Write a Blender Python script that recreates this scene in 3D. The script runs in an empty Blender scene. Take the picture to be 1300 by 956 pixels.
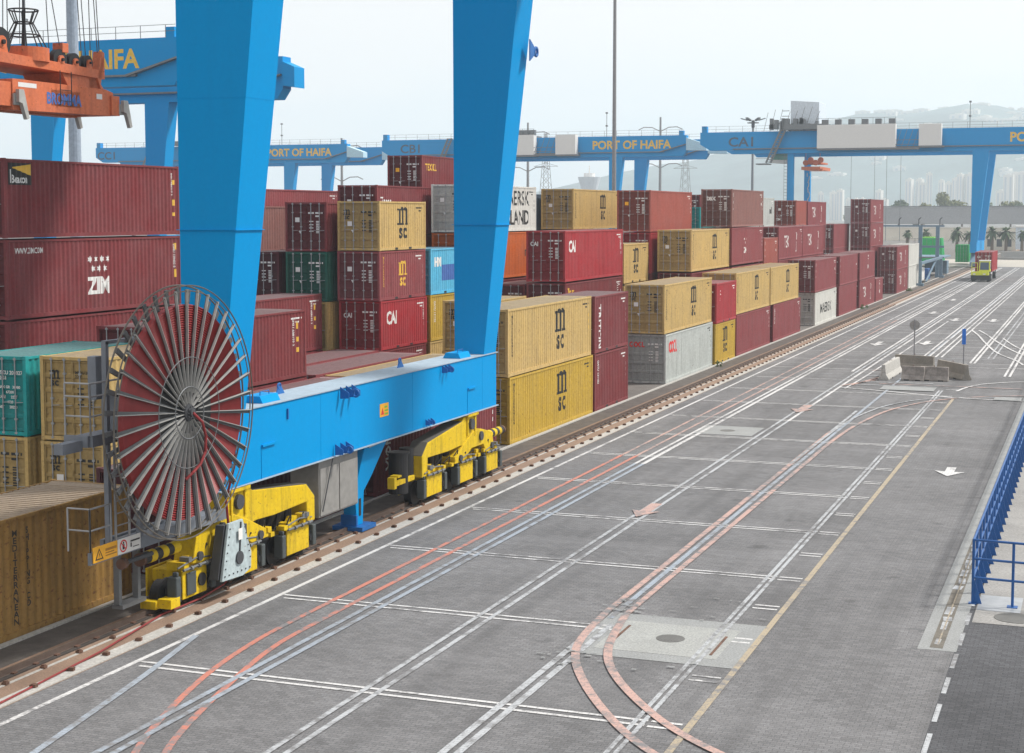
import bpy, bmesh, math, random
from mathutils import Vector, Matrix
random.seed(7)
R = math.radians
sc = bpy.context.scene
COL = sc.collection
PI = math.pi

# ------------------------------------------------------------------ materials
def nt(name):
    m = bpy.data.materials.new(name); m.use_nodes = True
    n = m.node_tree.nodes; l = m.node_tree.links
    return m, n, l, n['Principled BSDF']

def noise(n, l, scale, vec, detail=4, rough=.55, dim='3D'):
    t = n.new('ShaderNodeTexNoise'); t.inputs['Scale'].default_value = scale
    t.inputs['Detail'].default_value = detail; t.inputs['Roughness'].default_value = rough
    if vec is not None: l.new(vec, t.inputs['Vector'])
    return t.outputs['Fac']

def ramp(n, l, fac, a, b, ca=(0,0,0,1), cb=(1,1,1,1)):
    r = n.new('ShaderNodeValToRGB'); l.new(fac, r.inputs['Fac'])
    r.color_ramp.elements[0].position = a; r.color_ramp.elements[1].position = b
    r.color_ramp.elements[0].color = ca; r.color_ramp.elements[1].color = cb
    return r.outputs['Color']

def mixc(n, l, fac, a, b, mode='MIX'):
    x = n.new('ShaderNodeMix'); x.data_type = 'RGBA'; x.blend_type = mode
    for s, v in ((x.inputs[0], fac), (x.inputs[6], a), (x.inputs[7], b)):
        if isinstance(v, (int, float)): s.default_value = v
        elif isinstance(v, tuple): s.default_value = (v + (1,))[:4]
        else: l.new(v, s)
    return x.outputs[2]

def mathn(n, l, op, a, b=None):
    x = n.new('ShaderNodeMath'); x.operation = op
    for s, v in zip(x.inputs, (a, b)):
        if v is None: continue
        if isinstance(v, (int, float)): s.default_value = v
        else: l.new(v, s)
    return x.outputs[0]

def mapping(n, l, scale, src='Object', offset_random=True):
    tc = n.new('ShaderNodeTexCoord')
    mp = n.new('ShaderNodeMapping'); mp.inputs['Scale'].default_value = scale
    v = tc.outputs[src]
    if offset_random:
        oi = n.new('ShaderNodeObjectInfo')
        va = n.new('ShaderNodeVectorMath'); va.operation = 'ADD'
        mu = mathn(n, l, 'MULTIPLY', oi.outputs['Random'], 57.0)
        l.new(v, va.inputs[0]); l.new(mu, va.inputs[1]); v = va.outputs[0]
    l.new(v, mp.inputs['Vector'])
    return mp.outputs['Vector']

def weathered(name, col, rough=.6, dirt=.35, rust=.0, fade=.2, spec=.14, metal=0.0, bump=0.0, grain=.12):
    """paint with sun fading, run-down grime streaks and rust spots"""
    m, n, l, p = nt(name)
    v1 = mapping(n, l, (1, 1, 1)); v2 = mapping(n, l, (3.5, 3.5, .35)); v3 = mapping(n, l, (6, 6, 6))
    a = noise(n, l, .8, v1, 3)
    c = mixc(n, l, ramp(n, l, a, .3, .75), col, tuple(min(1, x*(1-fade)+.4*fade*(.35+x)) for x in col))
    s = noise(n, l, 1.0, v2, 5, .6)
    sd = ramp(n, l, s, .48, .78)
    g = mathn(n, l, 'MULTIPLY', sd, dirt)
    c = mixc(n, l, g, c, tuple(x*.35+.02 for x in col))
    if rust > 0:
        r = noise(n, l, 1.3, v3, 6, .7)
        rf = ramp(n, l, r, .66-rust*.12, .72-rust*.1)
        c = mixc(n, l, mathn(n, l, 'MULTIPLY', rf, .85), c, (.13, .055, .03))
    fine = noise(n, l, 9, v1, 4)
    c = mixc(n, l, grain, c, ramp(n, l, fine, .3, .7), 'OVERLAY')
    l.new(c, p.inputs['Base Color'])
    p.inputs['Roughness'].default_value = rough; p.inputs['Specular IOR Level'].default_value = spec
    p.inputs['Metallic'].default_value = metal
    if bump:
        b = n.new('ShaderNodeBump'); b.inputs['Strength'].default_value = bump; b.inputs['Distance'].default_value = .02
        l.new(noise(n, l, 3, v1, 4), b.inputs['Height']); l.new(b.outputs[0], p.inputs['Normal'])
    return m

def plain(name, col, rough=.6, metal=0.0, spec=.4, var=.12):
    m, n, l, p = nt(name)
    v = mapping(n, l, (1, 1, 1))
    f = noise(n, l, 4, v, 5)
    c = mixc(n, l, ramp(n, l, f, .3, .7), tuple(x*(1-var) for x in col), tuple(min(1, x*(1+var)) for x in col))
    l.new(c, p.inputs['Base Color']); p.inputs['Roughness'].default_value = rough
    p.inputs['Metallic'].default_value = metal; p.inputs['Specular IOR Level'].default_value = spec
    return m

CC = dict(
    maroon=(.19, .036, .040), rose=(.25, .058, .064), darkmaroon=(.09, .02, .027), red=(.36, .032, .040), brick=(.33, .085, .065),
    tan=(.53, .37, .14), dirtytan=(.30, .175, .05), yellow=(.50, .33, .045), teal=(.01, .30, .30), green=(.01, .10, .07), grey=(.30, .33, .36),
    white=(.62, .62, .58), palegrey=(.47, .50, .48), orange=(.52, .12, .025), sky=(.10, .45, .68), slate=(.10, .15, .22), browned=(.25, .115, .10))
CM, CR, CE = {}, {}, {}
for k, c in CC.items():
    CM[k] = weathered('paint_' + k, c, .55, .5, .38 if k in ('tan', 'maroon', 'browned', 'yellow', 'rose') else .2, .22, bump=.35)
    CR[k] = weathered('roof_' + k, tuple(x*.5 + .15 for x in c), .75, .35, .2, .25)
    e = tuple(x*(.52 if k in ('maroon', 'rose', 'red', 'browned', 'brick') else .66) for x in c)  # shade of the door ends put into their paint: darker copy of the side colour
    CE[k] = weathered('shaded_door_' + k, e, .5, .5, .35, .12)
CM['dirtytan'] = weathered('paint_rusty_tan', CC['dirtytan'], .65, .7, .8, .15)
M = dict(
    blue=weathered('crane_blue', (.0, .262, .60), .5, .05, .0, .0, .05, grain=.03),
    blue_lug=plain('lug_blue', (.01, .12, .38), .5),
    sill_top=plain('dusty_blue_plate', (.30, .38, .45), .8),
    rail_blue=plain('railing_blue', (.012, .085, .28), .45),
    yellow=weathered('machine_yellow', (.64, .44, .008), .55, .8, .5, .1), motor=plain('motor_grey', (.06, .072, .075), .6),
    black=plain('black_steel', (.018, .018, .02), .55),
    dark=plain('dark_steel', (.055, .058, .065), .6),
    steel=plain('galvanised_steel', (.33, .34, .35), .5, .2),
    dull=plain('dull_steel', (.17, .18, .19), .5, .3),
    pale=plain('pale_grey_panel', (.70, .69, .67), .6, var=.03),
    cab=plain('cabinet_grey', (.23, .225, .215), .6),
    platform=plain('platform_grey', (.16, .18, .21), .6),
    guide=weathered('guide_plate_grey', (.42, .50, .52), .5, .5, .3, .1),
    cable_red=plain('red_cable', (.23, .024, .026), .5),
    orange=weathered('spreader_orange', (.62, .16, .065), .5, .45, .35, .25),
    white=plain('white_lettering', (.72, .72, .70), .6, var=.05),
    ink=plain('black_lettering', (.02, .02, .02), .6),
    gold=plain('yellow_lettering', (.75, .47, .06), .6),
    greytxt=plain('grey_lettering', (.05, .09, .14), .6),
    redtxt=plain('red_lettering', (.65, .03, .03), .6),
    bluetxt=plain('blue_lettering', (.06, .14, .40), .6),
    sticker=plain('orange_sticker', (.85, .42, .02), .5),
    rust=plain('rusty_steel', (.12, .065, .045), .8, var=.4),
    rubber=plain('rubber', (.025, .025, .027), .85),
    lime=plain('lime_yellow', (.62, .66, .03), .4),
    glass=plain('cab_glass', (.03, .06, .10), .08, spec=.8),
    pole=plain('pole_grey', (.24, .24, .25), .6),
    sign_back=plain('sign_back_grey', (.30, .29, .28), .5),
    sign_blue=plain('sign_blue', (.02, .16, .60), .4),
    stripe_red=plain('stripe_red', (.60, .06, .03), .5),
    greenbox=weathered('yard_green', (.02, .36, .10), .55, .3, .1, .1),
    limebox=weathered('yard_lime', (.22, .48, .05), .55, .3, .1, .1),
    spoke=plain('spoke_steel', (.36, .36, .35), .5, .1), rimsteel=plain('rim_steel', (.11, .10, .085), .5, .2),
    brownink=plain('dark_orange_ink', (.4, .18, .02), .6), cable_line=plain('bright_red_cable', (.22, .03, .03), .5), flipper=plain('grey_flipper', (.38, .38, .36), .5),
    housegrey=plain('house_grey', (.60, .66, .72), .6), cabgreen=plain('green_glass', (.10, .30, .24), .2), oldwhite_steel=plain('pale_cable', (.4, .35, .32), .7),
    panelblue=plain('pale_blue_panel', (.42, .62, .74), .6),
    web=plain('spoke_web', (.085, .09, .095), .55, .1), grime=plain('grimy_top', (.10, .095, .085), .8),
    bluegrey=plain('blue_grey_steel', (.13, .20, .27), .6),
)

HAZE, SKYV, SUNE, EXPO = .00033, 8.6, 4.0, 0.27
def concrete(name, col, scale=1.0, stain=.5):
    m, n, l, p = nt(name)
    v = mapping(n, l, (1, 1, 1), 'Object', False)
    a = noise(n, l, .6*scale, v, 6, .65); b = noise(n, l, 14*scale, v, 5, .6)
    c = mixc(n, l, ramp(n, l, a, .35, .7), tuple(x*(1-stain*.5) for x in col), col)
    c = mixc(n, l, .25, c, ramp(n, l, b, .3, .7), 'OVERLAY')
    l.new(c, p.inputs['Base Color']); p.inputs['Roughness'].default_value = .9
    bu = n.new('ShaderNodeBump'); bu.inputs['Strength'].default_value = .4; bu.inputs['Distance'].default_value = .02
    l.new(b, bu.inputs['Height']); l.new(bu.outputs[0], p.inputs['Normal'])
    return m
M['concrete'] = concrete('concrete', (.30, .295, .285))
M['kerb'] = concrete('pale_concrete', (.42, .41, .385), 1, .25)
M['oldconc'] = concrete('old_concrete', (.28, .255, .22), 2, .7)
M['weatherconc'] = concrete('stained_concrete', (.40, .36, .33), 3, 1.1)

def paving(name, base, bx=.22, by=.11, stains=True, mortar=.72):
    m, n, l, p = nt(name)
    tc = n.new('ShaderNodeTexCoord'); v = tc.outputs['Object']
    br = n.new('ShaderNodeTexBrick'); l.new(v, br.inputs['Vector'])
    br.inputs['Scale'].default_value = 1.0; br.inputs['Brick Width'].default_value = bx; br.inputs['Row Height'].default_value = by
    br.inputs['Mortar Size'].default_value = .007; br.inputs['Mortar Smooth'].default_value = .3; br.inputs['Bias'].default_value = 0
    br.inputs['Color1'].default_value = tuple(x*.84 for x in base) + (1,)
    br.inputs['Color2'].default_value = tuple(x*1.12 for x in base) + (1,)
    br.inputs['Mortar'].default_value = tuple(x*mortar*.75 for x in base) + (1,)
    c = br.outputs['Color']
    f = noise(n, l, .18, v, 5, .6)
    c = mixc(n, l, .55, c, ramp(n, l, f, .3, .72, (.30, .30, .30, 1), (.64, .64, .64, 1)), 'OVERLAY')
    if stains:
        mp = n.new('ShaderNodeMapping'); mp.inputs['Scale'].default_value = (1.1, .045, 1); l.new(v, mp.inputs['Vector'])
        s = noise(n, l, 1.0, mp.outputs[0], 4, .6)
        c = mixc(n, l, mathn(n, l, 'MULTIPLY', ramp(n, l, s, .48, .70), .55), c, tuple(x*.55 for x in base))
        o = noise(n, l, .9, v, 3, .5)
        c = mixc(n, l, mathn(n, l, 'MULTIPLY', ramp(n, l, o, .64, .72), .5), c, tuple(x*.4 for x in base))
        mp2 = n.new('ShaderNodeMapping'); mp2.inputs['Scale'].default_value = (.05, .7, 1); l.new(v, mp2.inputs['Vector'])
        s2 = noise(n, l, 1.0, mp2.outputs[0], 4, .6)
        c = mixc(n, l, mathn(n, l, 'MULTIPLY', ramp(n, l, s2, .5, .75), .25), c, tuple(min(1, x*1.5) for x in base))
    hf = noise(n, l, 26, v, 3, .7)
    c = mixc(n, l, .28, c, ramp(n, l, hf, .3, .7), 'OVERLAY')
    l.new(c, p.inputs['Base Color']); p.inputs['Roughness'].default_value = .92; p.inputs['Specular IOR Level'].default_value = .2
    b = n.new('ShaderNodeBump'); b.inputs['Strength'].default_value = .5; b.inputs['Distance'].default_value = .01
    l.new(br.outputs['Fac'], b.inputs['Height']); b.invert = True
    l.new(b.outputs[0], p.inputs['Normal'])
    return m
M['paver'] = paving('block_paving', (.172, .172, .177))
M['darkpaver'] = paving('dark_block_paving', (.088, .09, .097), stains=False)
M['yard'] = paving('yard_paving', (.17, .16, .15), stains=False)

def lined(name, col, under, wear=.45):
    """road paint rubbed through to the paving in patches; the joints of the paving show in it"""
    m, n, l, p = nt(name)
    tc = n.new('ShaderNodeTexCoord'); v = tc.outputs['Object']
    a = noise(n, l, 2.2, v, 6, .75); b = noise(n, l, .22, v, 3)
    s = mathn(n, l, 'ADD', mathn(n, l, 'MULTIPLY', a, .75), mathn(n, l, 'MULTIPLY', b, .35))
    f = ramp(n, l, s, wear, wear + .12)
    br = n.new('ShaderNodeTexBrick'); l.new(v, br.inputs['Vector'])
    br.inputs['Scale'].default_value = 1; br.inputs['Brick Width'].default_value = .22; br.inputs['Row Height'].default_value = .11
    br.inputs['Mortar Size'].default_value = .008
    c = mixc(n, l, f, under, col)
    c = mixc(n, l, mathn(n, l, 'MULTIPLY', br.outputs['Fac'], .6), c, under)
    l.new(c, p.inputs['Base Color']); p.inputs['Roughness'].default_value = .85
    return m
U = (.165, .165, .17)
M['wline'] = lined('worn_white_paint', (.56, .56, .56), U, .435)
M['oldwhite'] = lined('faded_white_paint', (.40, .42, .44), U, .47)
M['paleblue'] = lined('faded_blue_grey_paint', (.29, .335, .39), U, .45)
M['rline'] = lined('red_paint', (.48, .17, .12), U, .455)
M['pinkline'] = lined('faded_pink_paint', (.46, .30, .26), U, .465)
M['yline'] = lined('faded_yellow_paint', (.36, .30, .21), U, .45)
M['pitlid'] = concrete('pit_lid_concrete', (.33, .34, .33), 1.5, .3); M['lid'] = plain('cast_iron_lid', (.12, .12, .115), .7)
M['plate'] = plain('worn_steel_plate', (.36, .38, .40), .4, .3); M['drain'] = concrete('drain_grating', (.17, .155, .13), 5, .8)
M['railsteel'] = plain('rail_steel', (.16, .12, .10), .45, .5); M['soilwet'] = concrete('dark_groove', (.06, .05, .045), 3, .6)
M['mastgrey'] = plain('pale_mast_blue', (.28, .34, .42), .6); M['deck'] = concrete('deck_concrete', (.33, .33, .345), .3, .2); M['darkrail'] = plain('parapet_grey', (.16, .16, .17), .7)
M['cream'] = concrete('cream_wall', (.68, .62, .52), .4, .25); M['far_apron'] = concrete('far_apron_concrete', (.42, .39, .34), .3, .3)
M['bark'] = plain('bark', (.14, .10, .07), .9); M['leaf_dark'] = plain('leaf_dark_green', (.055, .085, .035), .7, var=.5); M['leaf_olive'] = plain('leaf_olive', (.13, .14, .045), .7, var=.5)
M['leaf_weed'] = plain('leaf_weed', (.06, .10, .03), .8, var=.4); M['leaf_palm'] = plain('leaf_palm', (.05, .085, .035), .7, var=.4); M['citywall'] = plain('city_wall', (.62, .60, .56), .8); M['citywin'] = plain('city_window', (.38, .42, .46), .4)
M['hill'] = concrete('hill_green', (.10, .15, .15), .012, 1.0)
M['soil'] = concrete('gravel_dust', (.115, .10, .09), 3, .9)
M['brownstrip'] = concrete('rust_stained_concrete', (.26, .175, .125), 1.5, .45)
M['pit'] = concrete('pit_cover_concrete', (.27, .28, .28), 1.5, .3)

# ------------------------------------------------------------------ mesh helpers
class MB:
    def __init__(s): s.v = []; s.f = []
    def add(s, vs, fs):
        b = len(s.v); s.v += [tuple(v) for v in vs]; s.f += [tuple(b+i for i in f) for f in fs]; return s
    def box(s, x0, x1, y0, y1, z0, z1):
        return s.add([(x0,y0,z0),(x1,y0,z0),(x1,y1,z0),(x0,y1,z0),(x0,y0,z1),(x1,y0,z1),(x1,y1,z1),(x0,y1,z1)],
              [(0,3,2,1),(4,5,6,7),(0,1,5,4),(1,2,6,5),(2,3,7,6),(3,0,4,7)])
    def hexa(s, lo, hi):
        return s.add(list(lo)+list(hi), [(0,3,2,1),(4,5,6,7),(0,1,5,4),(1,2,6,5),(2,3,7,6),(3,0,4,7)])
    def prism(s, poly, axis, a, b):
        """2-D polygon extruded along an axis; poly given in the two other axes, in order (y,z) for x, (x,z) for y, (x,y) for z"""
        def P(p, t):
            return {'x': (t, p[0], p[1]), 'y': (p[0], t, p[1]), 'z': (p[0], p[1], t)}[axis]
        n = len(poly)
        fs = [tuple(range(n))[::-1], tuple(range(n, 2*n))] + [(i, (i+1) % n, n+(i+1) % n, n+i) for i in range(n)]
        return s.add([P(p, a) for p in poly] + [P(p, b) for p in poly], fs)
    def tube(s, a, b, r, r2=None, n=8, caps=True):
        a = Vector(a); b = Vector(b); d = (b-a)
        if d.length < 1e-6: return s
        d.normalize(); u = d.orthogonal().normalized(); w = d.cross(u); r2 = r if r2 is None else r2
        vs = [a+(u*math.cos(2*PI*i/n)+w*math.sin(2*PI*i/n))*r for i in range(n)] + [b+(u*math.cos(2*PI*i/n)+w*math.sin(2*PI*i/n))*r2 for i in range(n)]
        fs = [(i, (i+1) % n, n+(i+1) % n, n+i) for i in range(n)]
        if caps: fs += [tuple(range(n))[::-1], tuple(range(n, 2*n))]
        return s.add(vs, fs)
    def path(s, pts, r, n=6):
        for a, b in zip(pts, pts[1:]): s.tube(a, b, r, n=n)
        return s
    def bar(s, a, b, w, h, up=(0,0,1)):
        a = Vector(a); b = Vector(b); d = (b-a).normalized(); up = Vector(up)
        x = d.cross(up)
        if x.length < 1e-4: x = d.cross(Vector((1,0,0)))
        x.normalize(); y = x.cross(d)
        q = [(-w/2,-h/2),(w/2,-h/2),(w/2,h/2),(-w/2,h/2)]
        return s.add([a+x*i+y*j for i, j in q]+[b+x*i+y*j for i, j in q], [(0,3,2,1),(4,5,6,7),(0,1,5,4),(1,2,6,5),(2,3,7,6),(3,0,4,7)])
    def ring(s, c, r, t, axis='x', n=64, m=6):
        c = Vector(c); vs = []; fs = []
        for i in range(n):
            a = 2*PI*i/n
            for j in range(m):
                b = 2*PI*j/m; rr = r + t*math.cos(b); h = t*math.sin(b)
                p = {'x': (h, rr*math.cos(a), rr*math.sin(a)), 'z': (rr*math.cos(a), rr*math.sin(a), h), 'y': (rr*math.cos(a), h, rr*math.sin(a))}[axis]
                vs.append(c+Vector(p))
        for i in range(n):
            for j in range(m):
                fs.append((i*m+j, ((i+1) % n)*m+j, ((i+1) % n)*m+(j+1) % m, i*m+(j+1) % m))
        return s.add(vs, fs)
    def disc(s, c, r, x0, x1, axis='x', n=32):
        c = Vector(c)
        d = {'x': Vector((1,0,0)), 'y': Vector((0,1,0)), 'z': Vector((0,0,1))}[axis]
        return s.tube(c+d*x0, c+d*x1, r, n=n)
    def mesh(s, name):
        me = bpy.data.meshes.new(name); me.from_pydata(s.v, [], s.f); me.update()
        bm = bmesh.new(); bm.from_mesh(me); bmesh.ops.recalc_face_normals(bm, faces=bm.faces); bm.to_mesh(me); bm.free()
        return me
    def build(s, name, mat, parent=None, bevel=0):
        me = s.mesh(name)
        return link(name, me, mat, parent, bevel)

def link(name, me, mat, parent=None, bevel=0, loc=None, objmat=False):
    o = bpy.data.objects.new(name, me); COL.objects.link(o)
    if objmat:
        if not me.materials: me.materials.append(None)
        o.material_slots[0].link = 'OBJECT'; o.material_slots[0].material = mat
    elif mat: 
        if me.materials: me.materials[0] = mat
        else: me.materials.append(mat)
    if parent: o.parent = parent
    if loc: o.location = loc
    if bevel:
        b = o.modifiers.new('bevel', 'BEVEL'); b.width = bevel; b.segments = 2; b.limit_method = 'ANGLE'; b.angle_limit = R(40)
    return o

def tag(o, label=None, cat=None, group=None, kind=None):
    if label: o['label'] = label
    if cat: o['category'] = cat
    if group: o['group'] = group
    if kind: o['kind'] = kind
    return o
def thing(name, label, cat, loc=(0,0,0), rz=0, group=None):
    o = bpy.data.objects.new(name, None); COL.objects.link(o); o.location = loc; o.rotation_euler = (0,0,rz)
    o.empty_display_size = .3
    return tag(o, label, cat, group)
def copy_tree(o, parent=None):
    c = o.copy(); COL.objects.link(c)
    if parent is not None: c.parent = parent
    for ch in [x for x in o.children]: copy_tree(ch, c)
    return c

# ------------------------------------------------------------------ lettering
_tc = {}
def text_mesh(txt, size, weight=0.0, sx=1.0, align='LEFT', line=1.0, space=1.0):
    """lettering as a flat mesh in local x (reading direction) and y (up)"""
    key = (txt, size, weight, sx, align, line, space)
    if key in _tc: return _tc[key]
    cu = bpy.data.curves.new('lettering', 'FONT'); cu.body = txt; cu.size = size; cu.offset = weight
    cu.align_x = align; cu.space_line = line; cu.space_character = space; cu.resolution_u = 3
    ob = bpy.data.objects.new('lettering', cu); COL.objects.link(ob)
    dg = bpy.context.evaluated_depsgraph_get(); dg.update()
    me = bpy.data.meshes.new_from_object(ob.evaluated_get(dg))
    data = ([(v.co.x*sx, v.co.y) for v in me.vertices], [tuple(p.vertices) for p in me.polygons])
    bpy.data.objects.remove(ob); bpy.data.curves.remove(cu); bpy.data.meshes.remove(me)
    _tc[key] = data
    return data

def place_text(name, data, mat, parent, origin, face, lift=.004, cuts=None, disp=None):
    """face: 'east' = a surface looking to +X (reads towards +Y); 'south' = a surface looking to -Y (reads towards +X)"""
    vs, fs = data
    bm = bmesh.new()
    bv = [bm.verts.new((x, 0, y)) for x, y in vs]
    for f in fs:
        try: bm.faces.new([bv[i] for i in f])
        except ValueError: pass
    if cuts and vs:
        lo = min(v[0] for v in vs); hi = max(v[0] for v in vs)
        for c in cuts:
            if lo < c < hi:
                bmesh.ops.bisect_plane(bm, geom=bm.verts[:]+bm.edges[:]+bm.faces[:], plane_co=(c,0,0), plane_no=(1,0,0), dist=1e-5)
    for v in bm.verts:
        u, w = v.co.x, v.co.z
        d = disp(u) if disp else 0
        if face == 'east': v.co = (origin[0]+lift+d, origin[1]+u, origin[2]+w)
        else: v.co = (origin[0]+u, origin[1]-lift-d, origin[2]+w)
    me = bpy.data.meshes.new(name); bm.to_mesh(me); bm.free()
    return link(name, me, mat, parent)

def merge(*parts):
    """several (vertices, faces, dx, dy) into one lettering"""
    V = []; F = []
    for (vs, fs), dx, dy in parts:
        b = len(V); V += [(x+dx, y+dy) for x, y in vs]; F += [tuple(b+i for i in f) for f in fs]
    return V, F
def rects(rs):
    V = []; F = []
    for x0, y0, x1, y1 in rs:
        b = len(V); V += [(x0,y0),(x1,y0),(x1,y1),(x0,y1)]; F.append((b,b+1,b+2,b+3))
    return V, F

def star(r, cx, cy, n=6, q=.5):
    V = [(cx+(r if i % 2 == 0 else r*q)*math.sin(PI*i/n), cy+(r if i % 2 == 0 else r*q)*math.cos(PI*i/n)) for i in range(2*n)]
    return V, [tuple(range(2*n))[::-1]]

# ------------------------------------------------------------------ containers
W = 2.44; L40 = 11.75; L20 = 5.92
PER = .28; DEP = .036
def corr(y):
    """depth of the side corrugation at distance y from the first rib"""
    t = (y % PER)/PER
    if t < .25: return 0.0
    if t < .5: return -DEP*(t-.25)/.25
    if t < .75: return -DEP
    return -DEP*(1-t)/.25
_cache = {}
def c_body(L, h):
    key = ('b', L, h)
    if key in _cache: return _cache[key]
    mb = MB(); y0, y1 = .12, L-.12; z0, z1 = .16, h-.10
    ys = [y0]; k = 0
    while True:
        for t in (0, .25, .5, .75):
            y = y0 + (k+t)*PER
            if y0 < y < y1: ys.append(y)
        k += 1
        if y0+k*PER > y1: break
    ys.append(y1)
    for X, s in ((-.022, 1), (-W+.022, -1)):
        vs = []; 
        for y in ys:
            x = X + s*corr(y-y0); vs += [(x, y, z0), (x, y, z1)]
        mb.add(vs, [(2*i, 2*i+2, 2*i+3, 2*i+1) for i in range(len(ys)-1)])
    # blank end wall, corrugated too
    xs = [-W+.14+i*.0675 for i in range(int((W-.28)/.0675)+1)]
    vs = []
    for i, x in enumerate(xs):
        d = (0, 0, -.04, -.04)[i % 4]; vs += [(x, L-.03+d, z0), (x, L-.03+d, z1)]
    mb.add(vs, [(2*i, 2*i+2, 2*i+3, 2*i+1) for i in range(len(xs)-1)])
    mb.box(-W+.06, -.06, .1, L-.1, .10, .15)
    _cache[key] = mb.mesh('body'); return _cache[key]
def c_roof(L, h):
    key = ('r', L, h)
    if key in _cache: return _cache[key]
    mb = MB(); vs = []; y = .15
    while y < L-.4:
        for q, z in ((0, 0), (.10, 0), (.115, -.045), (.205, -.045)): vs += [(-W+.06, y+q, h-.03+z), (-.06, y+q, h-.03+z)]
        y += .22
    vs += [(-W+.06, L-.15, h-.03), (-.06, L-.15, h-.03)]; n = len(vs)//2-1
    mb.add(vs, [(2*i, 2*i+1, 2*i+3, 2*i+2) for i in range(n)])
    mb.box(-W+.05, -.05, .03, .15, h-.06, h-.02); mb.box(-W+.05, -.05, L-.15, L-.03, h-.06, h-.02)
    _cache[key] = mb.mesh('roof'); return _cache[key]
def c_frame(L, h):
    key = ('f', L, h)
    if key in _cache: return _cache[key]
    mb = MB()
    for x0 in (-W, -.13):
        for y0 in (0, L-.13):
            mb.box(x0+.004, x0+.126, y0+.004, y0+.126, .12, h-.12)
            mb.box(x0, x0+.13, y0, y0+.16 if y0 == 0 else y0+.13, 0, .118)
            mb.box(x0, x0+.13, y0, y0+.16 if y0 == 0 else y0+.13, h-.118, h)
    for x0, x1 in ((-W+.004, -W+.07), (-.07, -.004)):
        mb.box(x0, x1, .165, L-.135, .015, .165); mb.box(x0, x1, .165, L-.135, h-.10, h-.02)
    for y0, y1 in ((.01, .10), (L-.10, L-.01)):
        mb.box(-W+.135, -.135, y0, y1, .02, .15); mb.box(-W+.135, -.135, y0, y1, h-.12, h-.015)
    _cache[key] = mb.mesh('frame'); return _cache[key]
def c_forks(L):
    key = ('p', L)
    if key in _cache: return _cache[key]
    mb = MB()
    for c in (L/2-1.05, L/2+.7):
        mb.box(-.008, -.0005, c, c+.35, .03, .145)
    _cache[key] = mb.mesh('fork_pocket'); return _cache[key]
def c_door(h):
    key = ('d', h)
    if key in _cache: return _cache[key]
    mb = MB(); w = (W-.30)/2; z0, z1 = .17, h-.14; n = 5; vs = []; zs = []
    H = (z1-z0)/n
    prof = [(0, .0), (.10, .0), (.20, .03), (.80, .03), (.90, .0)]
    for i in range(n):
        for t, d in prof: zs.append((z0+(i+t)*H, d))
    zs.append((z1, 0))
    for z, d in zs: vs += [(0, .045+d, z), (w, .045+d, z)]
    mb.add(vs, [(2*i, 2*i+1, 2*i+3, 2*i+2) for i in range(len(zs)-1)])
    mb.box(-.004, .035, .03, .05, z0, z1); mb.box(w-.035, w+.004, .03, .05, z0, z1)
    for i in range(4): mb.box(-.05 , .0, .012, .05, z0+.25+i*(z1-z0-.6)/3, z0+.42+i*(z1-z0-.6)/3)
    _cache[key] = mb.mesh('door'); return _cache[key]
def c_rod(h):
    key = ('o', h)
    if key in _cache: return _cache[key]
    mb = MB(); mb.tube((0, .0, .06), (0, .0, h-.04), .021, n=6)
    for z in (.10, .55, h*.5, h-.55, h-.1): mb.box(-.05, .05, -.02, .045, z-.03, z+.03)
    mb.bar((0, -.03, h*.42), (.30, -.03, h*.42+.02), .03, .02)
    _cache[key] = mb.mesh('lock_rod'); return _cache[key]

def msc(h):
    """tall letter m above the letters s and c, as painted on the tan boxes"""
    s = h
    t = s*.105
    m = rects([(-.26*s, .02*s, -.26*s+t, .40*s), (-.045*s, .02*s, -.045*s+t, .40*s), (.17*s, .02*s, .17*s+t, .40*s),
               (-.34*s, -.02*s, -.26*s+t+.07*s, .03*s), (-.09*s, -.02*s, .08*s, .03*s), (.13*s, -.02*s, .33*s, .03*s), (-.34*s, .36*s, -.2*s, .41*s)])
    arcs = []
    for x0, x1 in ((-.26*s+t, -.045*s), (-.045*s+t, .17*s)):
        cx = (x0+x1+t*.9)/2; rx = (x1-x0)/2+t*.5; V = []; n = 10
        for i in range(n+1):
            a = PI*i/n; V.append((cx+rx*math.cos(a), .37*s+.085*s*math.sin(a)))
        for i in range(n, -1, -1):
            a = PI*i/n; V.append((cx+(rx-t)*math.cos(a), .35*s+.035*s*math.sin(a)))
        F = [(i, i+1, 2*n-i, 2*n+1-i) for i in range(n)]
        arcs.append(((V, F), 0, 0))
    sc_ = text_mesh('sc', s*.56, s*.016, 1.0, 'CENTER', space=1.1)
    return merge((m, 0, 0), *arcs, (sc_, .01*s, -.36*s))

def stack_letters(txt, size, weight=0, sx=1.0):
    parts = []
    for i, ch in enumerate(txt):
        if ch == ' ': continue
        parts.append((text_mesh(ch, size, weight, sx, 'CENTER'), 0, -i*size*.82))
    return merge(*parts)
def rot90(data):
    vs, fs = data
    return [(y, -x) for x, y in vs], fs

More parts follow.
